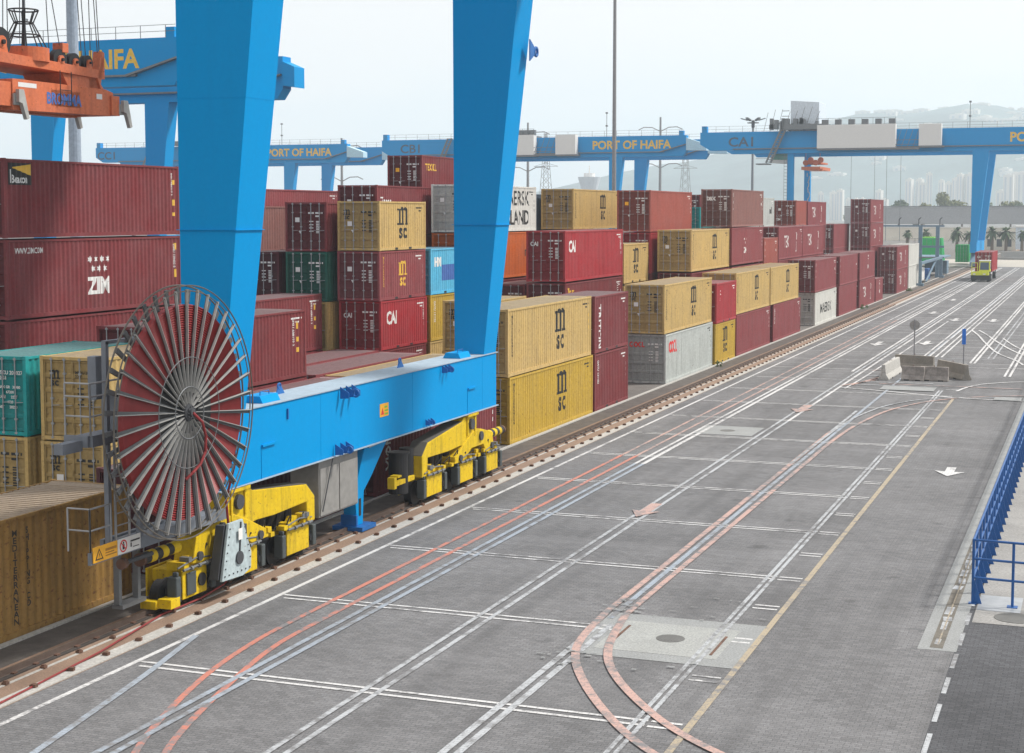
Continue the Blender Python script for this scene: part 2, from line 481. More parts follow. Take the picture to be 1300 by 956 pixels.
def y_far(c): return c.location.y < 145
def side_marks(c, kind, L, h, small=True):
    y0 = .12; X = -.022
    def put(name, data, mat, u, z, lift=.005):
        cuts = []; k = 0
        while y0+k*PER < L:
            for t in (0, .25, .5, .75): cuts.append(y0+(k+t)*PER-u)
            k += 1
        place_text(name, data, mat, c, (X, u, z), 'east', lift, cuts, lambda a: corr(a+u-y0))
    W_, K_, G_ = M['white'], M['ink'], M['gold']
    if y_far(c) and kind not in ('zim', 'beacon', 'shipping'):
        mk = K_ if kind in ('msc', 'oocl', 'maersk', 'sealand') else W_
        put('marking', rects([(-.55, 0, -.2, .07), (-.15, 0, .25, .07), (.32, 0, .38, .07), (-.1, -.16, .2, -.09)]), mk, L-.75, h-.38)
        if kind != 'ylab': put('marking', rects([(0, -.3*i, .09, -.3*i+.17) for i in range(3)]), G_ if kind in ('msc', 'redlab') else mk, L-.42, h-1.0)
    if kind == 'msc':
        put('logo', msc(h*.78), K_, L*.60 if L > 8 else L*.5, h*.53)
        if L > 8: put('lettering', stack_letters('MEDITERRANEAN', .17, .004, .8), K_, .62, h-.42)
    elif kind == 'mscgold':
        put('logo', msc(h*.62), G_, L*.50, h*.5); put('lettering', stack_letters('MEDITERRANEAN', .15, .003, .8), G_, .6, h-.4)
    elif kind == 'shipping':
        put('lettering', stack_letters('MEDITERRANEAN', .215, .006, .85), K_, L-4.66, h-.48)
        put('lettering', stack_letters('SHIPPING CO', .215, .006, .85), K_, L-4.18, h-.48)
    elif kind == 'zim':
        put('logo', text_mesh('ZIM', .92, .035, .95, 'CENTER'), W_, 5.75, .75)
        ss = []
        for i in range(4): ss.append((star(.15, -.6+i*.4, 0), 0, 0))
        for i in range(3): ss.append((star(.15, -.4+i*.4, -.38), 0, 0))
        put('logo', merge(*ss), W_, 5.75, 2.12)
        put('lettering', text_mesh('WWW.ZIM.COM', .30, .006, .72), W_, .55, 2.45)
        put('lettering', rot90(text_mesh('ZIMU 129432 8', .16, .003)), W_, L-.55, h-.35)
        put('lettering', rects([(0, 0, .14, .28), (0, -1.2, .12, -.85)]), G_, L-.5, h-.6)
    elif kind == 'beacon':
        put('logo', rects([(0, 0, 1.35, .82)]), K_, .32, h-.98, .004)
        put('logo', ([(.25, .62), (1.28, .36), (1.28, .78), (.25, .66)], [(0, 1, 2, 3)]), M['gold'], .32, h-.98, .009)
        put('lettering', text_mesh('Beacon', .42, .010, .76), W_, .48, h-.90, .009)
        put('lettering', rects([(0, 0, .05, .5)]), W_, .39, h-.91, .009)
        put('lettering', rot90(text_mesh('BSIU 940217 3', .16, .003)), W_, L-.6, h-.3)
        put('lettering', rects([(0, 0, .16, .2), (0, -.9, .16, -.65), (0, -1.35, .14, -1.2)]), G_, L-.5, h-.8)
    elif kind == 'zimsmall':
        put('logo', text_mesh('ZIM', .62, .02, .9, 'CENTER'), W_, L*.42, h*.3)
        put('logo', merge(*[(star(.12, (i-1)*.32, -.3*(i % 2)), 0, 0) for i in range(3)]), W_, L*.42, h*.68)
    elif kind == 'cai':
        put('logo', text_mesh('CAI', .95, .03, .85), W_, .75, h-1.25)
        put('lettering', rot90(text_mesh('CAIU 273655 0', .15, .002)), W_, L-.5, h-.3)
    elif kind == 'oocl':
        put('logo', text_mesh('OOCL', 1.0, .03, .62), M['redtxt'], .85, h-1.15)
    elif kind == 'maersk':
        put('logo', text_mesh('MAERSK', 1.25, .012, 1.35, 'CENTER'), K_, L*.5, h*.32)
    elif kind == 'sealand':
        put('logo', text_mesh('MAERSK', 1.3, .02, 1.0, 'RIGHT'), K_, L-1.3, h*.58)
        put('logo', text_mesh('SEALAND', 1.3, .02, 1.0, 'RIGHT'), K_, L-1.3, h*.15)
    elif kind == 'tripled':
        put('lettering', text_mesh("TEX", 1.5, .02, .75, 'CENTER'), W_, L*.32, h*.36)
        put('lettering', merge((text_mesh('Y', .9, .02), 0, 0), (text_mesh('J', 1.0, .02), 0, -.9)), W_, L*.72, h*.58)
    elif kind == 'wstack':
        put('lettering', stack_letters('ZIM', .62, .015, 1.2), W_, L*.55, h*.72)
    elif kind == 'trust':
        put('lettering', text_mesh('Trust', .62, .015, .9), G_, .5, h-.75); put('lettering', rot90(text_mesh('TLLU 20', .3, .004)), W_, L-1.1, h-.35)
    elif kind == 'florens':
        put('lettering', text_mesh('TEX KL', .60, .014, .9), G_, .6, h-.95)
    elif kind == 'zucor':
        put('lettering', text_mesh('Zucor', .62, .012, .9), W_, .55, h-1.1)
        put('logo', rects([(0, 0, .95, .55)]), M['sticker'], 5.6, h-1.95); put('logo', rects([(.05, .05, .5, .5)]), M['limebox'], 5.6, h-1.95, .009)
        put('lettering', text_mesh('OI', 1.1, .03, .9), W_, L-1.8, .35)
    elif kind == 'triton':
        put('lettering', rot90(text_mesh('TRITON', .62, .012, 1)), W_, .75, h-.45)
    elif kind == 'hamburg':
        put('logo', rects([(.0, 0, 3.4, .9)]), M['bluetxt'], 1.6, .75); put('lettering', text_mesh('HM', .7, .03, .9), W_, .6, h-1.0)
    elif kind == 'hapag':
        put('lettering', text_mesh('nd', .9, .012, 1.1), K_, L-2.2, h*.45)
    elif kind == 'dots':
        put('lettering', rects([(0, 0, .12, .3), (0, -.5, .1, -.3), (0, -1.0, .1, -.85)]), W_, .4, h-.6); put('lettering', rects([(0, 0, .12, .2)]), W_, L-.8, h-1.2)
    elif kind == 'ylab':
        put('lettering', rot90(text_mesh('GESU 608122 2', .19, .004, 1)), W_, L-1.15, h-.3); put('lettering', rects([(0, 0, .1, .32), (0, -.55, .14, -.35), (.0, -1.0, .17, -.8)]), G_, L-.8, h-.8)
    elif kind == 'vdash':
        put('lettering', rot90(text_mesh('GATU 131102', .2, .004, 1)), W_, .6, h-.35)
    elif kind == 'redlab':
        put('lettering', merge((text_mesh('K', .4, .01), 0, 0), (text_mesh('S', .4, .01), 0, -.42)), W_, 1.0, h-.8)
    elif kind == 'deck':
        put('lettering', text_mesh('XOI', .5, .012, .9), W_, L-.4-L*.02, .6) if False else put('lettering', rot90(text_mesh('NOIX', .5, .012, 1)), M['white'], .9, h-.8)

def door_marks(c, kind, h):
    """painted marks on the door end"""
    w = (W-.30)/2
    def put(name, data, mat, u, z): place_text(name, data, mat, c, (-W+.15+u, .0, z), 'south', -.038)
    Wh, K_ = M['white'], M['ink']
    dark = kind.endswith('k'); ink = K_ if dark else Wh
    kk = kind.rstrip('k')
    if kk == '': return
    if kk in ('msc', 'mscfull'): put('logo', msc(.62), M['ink'], .38, h-.72)
    if kk == 'cai': put('logo', text_mesh('CAI', .34, .012, .9), Wh, .10, h-.88)
    if kk == 'oocl': put('logo', text_mesh('OOCL', .40, .02, .8), M['redtxt'], .06, h-.75)
    if kk == 'tex': put('logo', text_mesh('tex', .55, .02, 1), Wh, .25, h-.85)
    if kk == 'zim':
        put('logo', text_mesh('ZIM', .30, .012, .9), Wh, .2, .55 + (h-2.6)); put('logo', merge(*[(star(.05, i*.12, -(i % 2)*.1), 0, 0) for i in range(4)]), Wh, .25, 1.0+(h-2.6))
    if kk in ('marks', 'msc', 'mscfull', 'cai', 'oocl', 'tex', 'zim', 'id', 'yel'):
        a = [(.0, 0, .34, .09), (.42, 0, .72, .09), (.78, 0, .84, .09), (.42, -.16, .66, -.08)]
        if kind not in ('mscfullk', 'idfull'): put('marking', rects(a), ink, w+.12, h-.62)
        b = []
        for i in range(4):
            z = -.32-.17*i; b += [(.06, z, .30, z+.05), (.46, z, .68, z+.05), (.46, z-.075, .66, z-.03)]
        put('marking', rects(b), ink, w+.12, h-.72)
    if kind == 'mscfullk':
        put('marking', text_mesh('MEDU 204627 5\n22G1', .13, .003), K_, w+.10, h-.55)
    if kind == 'idfull':
        put('marking', text_mesh('BTCU 204827 5\n22G1', .17, .004), Wh, w+.06, h-.60)
        put('marking', text_mesh('MAX GR   30480\n         67200\nTARE      2230\n          4920\nNET      28250', .12, .003, line=1.35), Wh, w+.1, h-1.05)
    if kk in ('marks', 'msc', 'yel', 'zim'):
        put('sticker', rects([(.32, -.0, .58, .24)]), M['pale'] if kk != 'yel' else M['sticker'], .1, h-1.05 if kk != 'msc' else h-1.3)
        put('sticker', ([(.0, .16), (.10, 0), (.20, .16)], [(0, 1, 2)]), Wh, .62, h*.36)

def container(k, y0, ft, z0, h, col, side, door, label, dx=0.0, detail=True, x=None, grp='containers stacked in rows in the terminal yard'):
    X = (-23.7-2.83*k if x is None else x) + dx; L = L40 if ft == 40 else L20
    c = thing('shipping_container', label, 'container', (X, y0, z0), random.uniform(-.0015, .0015), grp)
    bm = CM[col]
    link('body', c_body(L, h), bm, c, objmat=True)
    link('roof', c_roof(L, h), CR[col], c, objmat=True)
    link('frame', c_frame(L, h), bm, c, objmat=True)
    if ft == 20 or h < 2.8: link('fork_pocket', c_forks(L), M['black'], c, objmat=True)
    if door is not None:
        w = (W-.30)/2
        for i in (0, 1):
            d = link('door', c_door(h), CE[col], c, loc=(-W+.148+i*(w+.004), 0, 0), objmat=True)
            for q in (.27, .73):
                link('lock_rod', c_rod(h), M['steel'], d, loc=(w*q, .012, 0), objmat=True)
        if detail: door_marks(c, door, h)
    if side is not None or y0 < 110: side_marks(c, side or '', L, h)
    return c
C = container
HC = 2.9; SD = 2.59
# front row beside the rail
C(0, 22.9, 40, .0, HC, 'dirtytan', 'shipping', None, 'rusty tan container with stacked black letters, alone at the bottom left below the reel platform')
C(0, 36.6, 40, .0, HC, 'darkmaroon', None, '', 'dark maroon container on the ground behind the grey cabinet under the blue crane beam')
C(0, 49.6, 40, .0, HC, 'maroon', 'deck', '', 'maroon container with white sideways letters on the ground behind the farther yellow bogie')
C(0, 62.95, 40, .0, 2.92, 'yellow', 'msc', 'msck', 'bright yellow container with black logo, lower one of the pair beside the second crane leg')
C(0, 62.80, 40, 2.94, 2.94, 'tan', 'msc', 'msck', 'tan container with black logo, upper one of the pair beside the second crane leg', dx=-.03)
C(0, 75.1, 20, .0, HC, 'maroon', 'vdash', 'marks', 'short dark red container on the ground right of the bright yellow one')
C(0, 75.2, 20, 2.92, HC, 'maroon', 'triton', 'marks', 'short maroon container with white vertical letters, upper of the pair right of the tan one', dx=-.05)
C(0, 88.85, 40, .0, HC, 'palegrey', 'oocl', 'oocl', 'pale grey container with red letters on the ground in the front row')
C(0, 88.7, 40, 2.93, HC, 'tan', 'msc', 'msck', 'tan container with black logo standing on the pale grey container', dx=-.06)
C(0, 101.5, 20, .0, SD+.08, 'yellow', 'msc', 'msck', 'short yellow container with black logo on the ground past the pale grey one')
C(0, 101.6, 20, 2.69, SD+.08, 'red', 'redlab', 'marks', 'short rose red container on top of the short yellow one in the front row', dx=.03)
C(0, 107.9, 40, .0, HC, 'rose', None, 'marks', 'long rose container on the ground, third lower box right of the pale grey one')
C(0, 107.6, 40, 2.93, HC, 'tan', 'msc', 'msck', 'first of two neighbouring tan containers with black logo past the short red one')
C(0, 121.0, 40, .0, HC, 'rose', 'vdash', 'marks', 'rose container with dark doors on the ground, left of the pale box lettered in black')
C(0, 119.8, 40, 2.93, HC, 'tan', 'msc', 'msck', 'second of two neighbouring tan containers with black logo, the farther one')
C(0, 140.0, 40, .0, HC, 'white', 'maersk', 'marksk', 'pale container with wide black letters on the ground far along the front row')
C(0, 139.8, 40, 2.93, HC, 'rose', 'dots', 'marks', 'rose container standing on the pale one with wide black letters')
C(0, 153.6, 40, .0, HC, 'rose', None, 'marks', 'plain rose container on the ground right of the pale one with black letters')
C(0, 153.8, 40, 2.93, HC, 'rose', 'dots', 'marks', 'plain rose container on top, second top box right of the farther tan one')
C(0, 167.3, 40, .0, HC, 'rose', 'tripled', 'marks', 'rose container with big white letters on the ground beside the last short one')
C(0, 167.2, 40, 2.93, HC, 'rose', 'wstack', 'marks', 'rose container with small stacked white letters on top, just before the short end box')
C(0, 180.0, 20, .0, SD, 'rose', 'wstack', 'marks', 'short rose container on the ground with nothing on it before the gap')
C(0, 199.3, 40, .0, HC, 'rose', 'tripled', 'marks', 'rose container with white letters, bottom of the dark ended pair before the white boxes')
C(0, 199.3, 40, 2.93, HC, 'rose', 'tripled', 'marks', 'rose container with white letters, top of the dark ended pair before the white boxes')
C(0, 212.0, 40, .0, HC, 'white', None, 'marksk', 'plain white container on the ground at the far end of the front row')
C(0, 212.0, 40, 2.93, HC, 'white', None, 'marksk', 'plain white container on top at the far end of the front row')
# second row
C(1, 80.7, 20, .0, SD, 'maroon', None, 'marks', 'maroon container on the ground hidden behind the short red pair')
C(1, 80.7, 20, 2.6, SD, 'rose', None, 'marks', 'maroon container whose dusty roof shows just above the tan one by the second crane leg')
C(1, 106.3, 40, .0, HC, 'maroon', None, 'marks', 'maroon container at ground level behind the front row, under two others')
C(1, 106.2, 40, 2.95, HC, 'maroon', None, 'marks', 'maroon container with dark doors right under the tan one in the second row')
C(1, 106.1, 40, 5.93, HC, 'tan', 'msc', 'msck', 'tan container with black logo in the third tier, right of the small tan one')
C(1, 118.8, 40, .0, HC, 'rose', None, '', 'rose container at ground level behind two tan ones')
C(1, 118.8, 40, 2.95, HC, 'rose', None, '', 'rose container in the second tier behind two tan ones')
C(1, 118.75, 40, 5.98, HC, 'rose', 'zimsmall', 'marks', 'rose container with white stars and letters under the grey brown box')
C(1, 118.7, 40, 8.92, HC, 'browned', 'dots', 'tex', 'grey brown container with white letters on its dark doors, topmost right of centre')
C(1, 131.2, 20, .0, SD, 'rose', None, '', 'short rose container at ground level behind the farther tan box')
C(1, 131.2, 20, 2.6, SD, 'rose', None, '', 'short rose container in the second tier behind the farther tan box')
C(1, 131.1, 20, 5.3, SD, 'brick', 'dots', 'marks', 'short salmon container right of the one with white stars')
C(1, 137.5, 40, 2.95, HC, 'rose', None, '', 'rose container in the second tier beneath the first of the white lettered pair')
C(1, 137.4, 40, 5.88, HC, 'rose', 'tripled', 'marks', 'rose container with large white letters, left one of the pair in the third tier')
C(1, 149.4, 40, 2.95, HC, 'rose', None, '', 'rose container in the second tier beneath the second of the white lettered pair')
C(1, 149.3, 40, 5.88, HC, 'rose', 'tripled', 'marks', 'rose container with large white letters, right one of the pair in the third tier')
for z, nm in ((0, 'bottom'), (2.93, 'second')):
    C(1, 195.8, 40, z, HC, 'rose', None, 'marks', 'rose container, %s tier of the tall stack behind the far end of the front row' % nm)
C(1, 195.8, 40, 5.86, HC, 'rose', 'tripled', 'marks', 'rose container with white letters, just under the top of the tall far stack')
C(1, 195.7, 40, 8.79, HC, 'rose', 'tripled', 'marks', 'rose container with white letters, top of the tall far stack standing against the hill')
# third row
C(2, 41.6, 20, .0, 2.70, 'tan', None, 'msck', 'tan container with small black logo on its door, lower one behind the reel platform')
C(2, 41.65, 20, 2.72, 2.72, 'tan', None, 'mscfullk', 'tan container with small black logo on its door, upper one behind the reel platform')
C(2, 49.3, 40, .0, HC, 'rose', None, '', 'container whose dusty pink roof shows just behind the left half of the blue crane beam')
C(2, 61.4, 40, .0, HC, 'tan', None, '', 'container whose long yellow roof shows behind the right half of the blue crane beam')
C(2, 74.5, 20, .0, HC, 'tan', None, '', 'tan container at ground level left of the second crane leg, hidden by the beam')
C(2, 74.6, 20, 2.9, SD, 'tan', None, 'msck', 'tan container end with small black logo squeezed against the left side of leg two')
C(2, 87.3, 40, .0, HC, 'maroon', None, '', 'maroon container at ground level behind the tan one that stands on the grey one')
C(2, 87.25, 40, 2.98, HC, 'maroon', 'trust', 'marks', 'maroon container with small yellow letters under the bright rose one')
C(2, 87.2, 40, 5.95, 3.0, 'red', 'cai', 'cai', 'bright rose red container with white letters in the middle of the yard')
C(2, 99.3, 20, .0, SD, 'tan', None, '', 'short container at ground level below the small tan one')
C(2, 99.3, 20, 2.6, SD, 'tan', None, '', 'short container in the second tier below the small tan one')
C(2, 99.25, 20, 5.35, 2.62, 'tan', 'msc', 'msck', 'short tan container with black logo wedged right of the bright rose one')
C(2, 105.9, 40, 2.9, HC, 'maroon', None, '', 'maroon container in the second tier behind the short tan one')
C(2, 105.8, 40, 5.80, 2.85, 'red', None, 'marks', 'dark red container seen in the gap beneath the salmon red one')
C(2, 105.7, 40, 8.68, HC, 'brick', None, 'yel', 'salmon red container with dark marked doors in the top tier right of the tan one')
C(2, 137.9, 40, 5.9, 2.75, 'maroon', None, 'marks', 'dark container end in the gap right of the white starred box')
C(2, 137.9, 40, 8.72, 2.7, 'palegrey', 'hapag', 'marksk', 'pale blue grey container with dark letters seen right of the grey brown box')
C(2, 161.5, 20, 5.9, 2.8, 'maroon', None, '', 'maroon container below the short salmon one in the far stacks')
C(2, 161.2, 20, 8.70, 1.62+.97, 'brick', None, 'zim', 'short salmon container with dark doors in the far stacks, in front of the topmost one')
C(2, 167.9, 40, 5.8, 2.8, 'maroon', None, '', 'maroon container below the topmost box of the far stacks')
C(2, 164.0+4, 40, 8.63, 2.6, 'rose', 'tripled', 'marks', 'rose container with white letters, topmost of the far stacks left of centre')
C(2, 185.5, 40, 2.9, 2.9, 'rose', None, 'marks', 'rose container in the far gap, below another rose one')
C(2, 185.5, 40, 5.8, 2.9, 'rose', None, 'marks', 'rose container in the far gap left of the tall far stack')
# fourth row
C(3, 41.45, 20, .0, 2.8, 'tan', None, 'marksk', 'olive tan container end under the turquoise one at the left edge')
C(3, 41.45, 20, 2.82, SD, 'teal', None, 'idfull', 'turquoise container with white numbers on its door at the left edge, upper one')
C(3, 48.7, 40, .0, HC, 'maroon', None, '', 'maroon container at ground level under the red one left of centre')
C(3, 48.7, 40, 2.95, HC, 'maroon', 'ylab', 'marks', 'dark red container with yellow and white side marks just right of the first crane leg')
C(3, 61.3, 40, .0, HC, 'rose', None, '', 'container with the longest dusty pink roof, behind the yellow roof at beam height')
C(3, 85.0, 20, .0, HC, 'maroon', None, '', 'dark maroon container at ground level just right of the second crane leg')
C(3, 88.1, 20, 2.9, 2.85, 'maroon', None, 'marks', 'dark maroon container end low between the second crane leg and the bright rose box')
# fifth row
C(4, 61.9, 40, .0, HC, 'rose', None, '', 'container with the farthest dusty pink roof, in front of the bright red one')
C(4, 73.9, 20, .0, 2.8, 'maroon', None, '', 'maroon container at ground level under the bright red one')
C(4, 74.0, 20, 2.82, SD, 'red', 'cai', 'cai', 'bright red container with white letters at the foot of the stack between the crane legs')
C(4, 73.85, 20, 5.42, SD, 'rose', 'mscgold', 'marks', 'rose container with golden logo between the tan and bright red ones')
C(4, 73.9, 20, 8.03, SD, 'tan', 'msc', 'msck', 'tan container with black logo on top of the stack left of the second crane leg')
C(4, 80.4, 20, .0, 2.8, 'tan', None, '', 'yellow container at ground level under the yellow one by the second crane leg')
C(4, 80.45, 20, 2.82, SD, 'yellow', 'vdash', '', 'yellow container under the light blue one by the second crane leg')
C(4, 80.5, 20, 5.42, SD, 'sky', 'hamburg', '', 'light blue container with a darker blue block by the second crane leg')
C(4, 86.25, 40, 2.95, HC, 'maroon', None, '', 'maroon container below the orange one behind the second crane leg')
C(4, 86.25, 40, 5.92, 2.88, 'orange', 'hapag', '', 'orange container passing behind the second crane leg')
C(4, 86.2, 40, 8.84, 2.86, 'white', 'sealand', 'marksk', 'white container with black letters passing behind the second crane leg')
C(4, 105.9, 40, 5.9, 2.88, 'maroon', None, '', 'maroon container beneath the tan one in the top tier')
C(4, 105.8, 40, 8.83, 2.88, 'tan', 'msc', 'msck', 'tan container with black logo in the top tier right of the second crane leg')
C(4, 143.3, 20, 8.8, 2.9, 'maroon', None, 'marks', 'dark maroon container end above the green one left of the grey brown box')
C(3, 131.7, 20, 8.55, 1.95, 'teal', None, '', 'dark green low box in the gap left of the grey brown one')
C(3, 131.7, 20, 5.9, 2.62, 'maroon', None, '', 'maroon container under the dark green box in the gap')
# sixth row
Lz = 42.15
C(5, 47.75, 40, .0, HC, 'maroon', None, '', 'maroon container at ground level at the bottom of the big left stack')
C(5, 47.75, 40, 2.98, 3.0, 'maroon', None, '', 'maroon container, third from the top of the big stack at the left edge')
C(5, 47.8, 40, 6.03, 2.98, 'maroon', 'zim', '', 'maroon container with white stars and three big white letters at the left edge')
C(5, 47.75, 40, 9.06, 2.96, 'maroon', 'beacon', '', 'maroon container with a black and yellow badge, top of the stack at the left edge')
C(5, 61.1, 40, .0, HC, 'maroon', None, '', 'maroon container at ground level under the dark red one behind the first crane leg')
C(5, 61.1, 40, 2.93, HC, 'maroon', 'ylab', '', 'dark red container behind the one that stands just right of the first crane leg')
C(5, 73.4, 20, .0, 2.75, 'maroon', None, '', 'dark container at ground level under the olive end left of the bright red box')
C(5, 73.4, 20, 2.76, SD, 'tan', None, '', 'olive container end in the gap left of the bright red box')
C(5, 73.45, 20, 5.37, SD, 'green', None, 'marks', 'dark green container with white marks on its doors')
C(5, 73.45, 20, 7.98, SD, 'maroon', None, 'marks', 'maroon container with marked doors on top of the dark green one')
C(5, 79.6, 40, 5.8, 2.9, 'maroon', None, '', 'maroon container below the long one with white letters behind the tan box')
C(5, 79.55, 40, 8.72, 2.84, 'maroon', 'zucor', 'zim', 'long maroon container with white letters and a green badge behind the topmost tan box')
C(5, 105.6, 40, 8.5, 2.85, 'slate', None, 'marks', 'narrow strip of a slate blue container just left of the top tier tan one')
# seventh row and beyond
C(6, 73.4, 20, 5.37, SD, 'darkmaroon', None, 'marks', 'dark maroon container end just right of the first crane leg')
C(6, 92.3, 40, 8.0, 2.8, 'maroon', None, '', 'maroon container beneath the highest one of the yard')
C(6, 92.2, 40, 10.83, 2.85, 'maroon', 'florens', 'yel', 'maroon container with small yellow letters, the highest one of the yard')
C(7, 73.9, 40, 5.2, SD, 'maroon', None, '', 'maroon container underneath the long weathered one right of the first crane leg')
C(7, 73.9, 40, 7.8, SD, 'browned', None, '', 'long weathered brown red container right of the first crane leg, below the farthest row')
C(8, 80.0, 40, 5.8, 2.85, 'maroon', None, '', 'maroon container low in the farthest row behind the first crane leg')
C(8, 80.0, 40, 8.68, 2.75, 'rose', None, '', 'long red container against the sky right of the first crane leg, in the farthest row')
# ------------------------------------------------------------------ the near gantry crane
RX = -22.0; Y1 = 35.5; Y2 = 54.1      # rail, near faces of the two legs
crane = thing('gantry_crane', 'huge blue rail mounted gantry crane with cable reel and yellow bogies, nearest to the camera', 'crane', (RX, 45, 0), 0, 'blue gantry cranes')
def cb(mb, name, mat, parent=crane, bevel=0, off=(-RX, -45, 0)):
    """build in world coordinates under a parent standing at the crane's base"""
    mb.v = [(x+off[0], y+off[1], z+off[2]) for x, y, z in mb.v]
    return mb.build(name, mat, parent, bevel)
sill = cb(MB().box(-22.58, -21.39, 35.45, 55.35, 2.73, 4.72), 'sill_beam', M['blue'], bevel=.012)
cb(MB().box(-22.66, -21.35, 35.3, 55.45, 4.72, 4.75).box(-22.66, -21.33, 35.3, 55.45, 2.70, 2.73), 'sill_flange', M['sill_top'], sill, 0, (-RX, -45, 0))
cb(MB().box(-21.39, -21.385, 41.0, 41.012, 2.74, 4.71).box(-21.39, -21.385, 47.6, 47.612, 2.74, 4.71).box(-21.39, -21.385, 53.9, 53.912, 2.74, 4.71), 'weld_seam', M['blue'], sill)
# lifting lugs, hatches, handles and the warning sticker of the beam
def lug(x, y, z, s, up=1):
    mb = MB()
    for yy in (-.32*s, .0, .32*s):
        mb.prism([(x-.0, z), (x+.24*s, z+.02), (x+.24*s, z+.16*s*up), (x+.0, z+.30*s*up)], 'y', y+yy-.012, y+yy+.012)
    mb.ring((x+.27*s, y, z+.12*s*up), .09*s, .03*s, 'y', 16, 6)
    return cb(mb, 'lug', M['blue_lug'], sill)
lug(-21.35, 42.6, 4.42, 1.2); lug(-21.35, 50.3, 4.45, .9)
lug(-21.35, 42.2, 2.76, 1.1); lug(-21.35, 48.8, 2.80, .7)
def eye(y, x=-22.3):
    mb = MB(); mb.prism([(y-.25, 4.75), (y+.25, 4.75), (y+.05, 4.98), (y-.12, 4.98)], 'x', x, x+.03); mb.ring((x+.015, y-.05, 4.98), .08, .03, 'x', 16, 6)
    cb(mb, 'lifting_eye', M['blue_lug'], sill)
eye(40.2); eye(48.6, -22.3)
for y in (37.9, 52.2):
    mb = MB().prism([(-22.25, 4.75), (-21.55, 4.75), (-21.65, 4.95), (-22.15, 4.95)], 'y', y, y+1.0)
    h = cb(mb, 'hatch', M['blue'], sill, .01)
    cb(MB().path([(-21.75, y+.2, 4.95), (-21.75, y+.2, 5.05), (-21.75, y+.7, 5.05), (-21.75, y+.7, 4.95)], .015), 'handle', M['blue_lug'], sill)
for y, z in ((37.5, 2.73), (52.45, 2.73)):
    mb = MB().box(-21.39, -21.375, y-.02, y+.0, z, z+.9).box(-21.39, -21.33, y, y+.75, z+.88, z+.94)
    cb(mb, 'access_ledge', M['blue'], sill)
cb(MB().box(-21.39, -21.34, 38.95, 39.0, 4.2, 4.5), 'bracket', M['blue_lug'], sill)
st = cb(MB().box(-21.39, -21.382, 45.05, 45.7, 3.50, 3.92), 'warning_sticker', M['sticker'], sill)
place_text('marking', ([(.08, .07), (.30, .07), (.19, .30)], [(0, 1, 2)]), M['redtxt'], sill, (-21.382-RX, 45.05-45, 3.50), 'east', .002)
place_text('marking', rects([(.34, .05, .6, .10), (.34, .16, .6, .21), (.34, .27, .55, .33)]), M['limebox'], sill, (-21.382-RX, 45.05-45, 3.50), 'east', .002)
def leg(y, name='leg'):
    zt = 20.9
    def x1(z): return -21.40 + (z-4.75)*.1015
    lo = [(-22.58, y, 4.75), (-21.40, y, 4.75), (-21.40, y+1.22, 4.75), (-22.58, y+1.22, 4.75)]
    hi = [(-22.62, y-.0, zt), (x1(zt), y, zt), (x1(zt), y+1.75, zt), (-22.62, y+1.75, zt)]
    o = cb(MB().hexa(lo, hi), name, M['blue'], bevel=.01)
    # butt welded field joint
    for z, e in ((9.55, .045), (12.95, .006)) if y < 40 else ((9.55, .045),):
        t = (z-4.75)/(zt-4.75); yb = y+1.22+t*.53
        cb(MB().box(-22.62-e, x1(z)+e, y-e, yb+e, z, z+.018), 'joint_flange', M['blue'], o)
    return o
lg1 = leg(Y1); lg2 = leg(Y2)
cb(MB().ring((-20.0+.0, Y2+1.55+.25, 16.0), .16, .05, 'x', 20, 6).prism([(55.2, 15.6), (55.7, 15.85), (55.7, 16.15), (55.2, 16.4)], 'x', -20.02, -19.98), 'lug', M['blue_lug'], lg2)
# far side legs, girders and trolley: beyond the frame, but they stand there and cast shade
for y in (Y1, Y2):
    cb(MB().hexa([(-56.6, y, 4.7), (-55.6, y, 4.7), (-55.6, y+1, 4.7), (-56.6, y+1, 4.7)], [(-56.6, y, 20.9), (-55.6, y, 20.9), (-55.6, y+1, 20.9), (-56.6, y+1, 20.9)]), 'leg', M['blue'])
    cb(MB().box(-74, -7, y-.1, y+1.9, 20.9, 25.3), 'girder', M['blue'])
cb(MB().box(-56.6, -55.5, Y1, 55.4, 2.7, 4.7).box(-56.4, -55.7, 36, 40, .3, 2.7).box(-56.4, -55.7, 50, 54, .3, 2.7), 'sill_beam', M['blue'])
cb(MB().box(-39, -33, Y1+1, Y2+1, 25.4, 26.2), 'trolley', M['dull'])

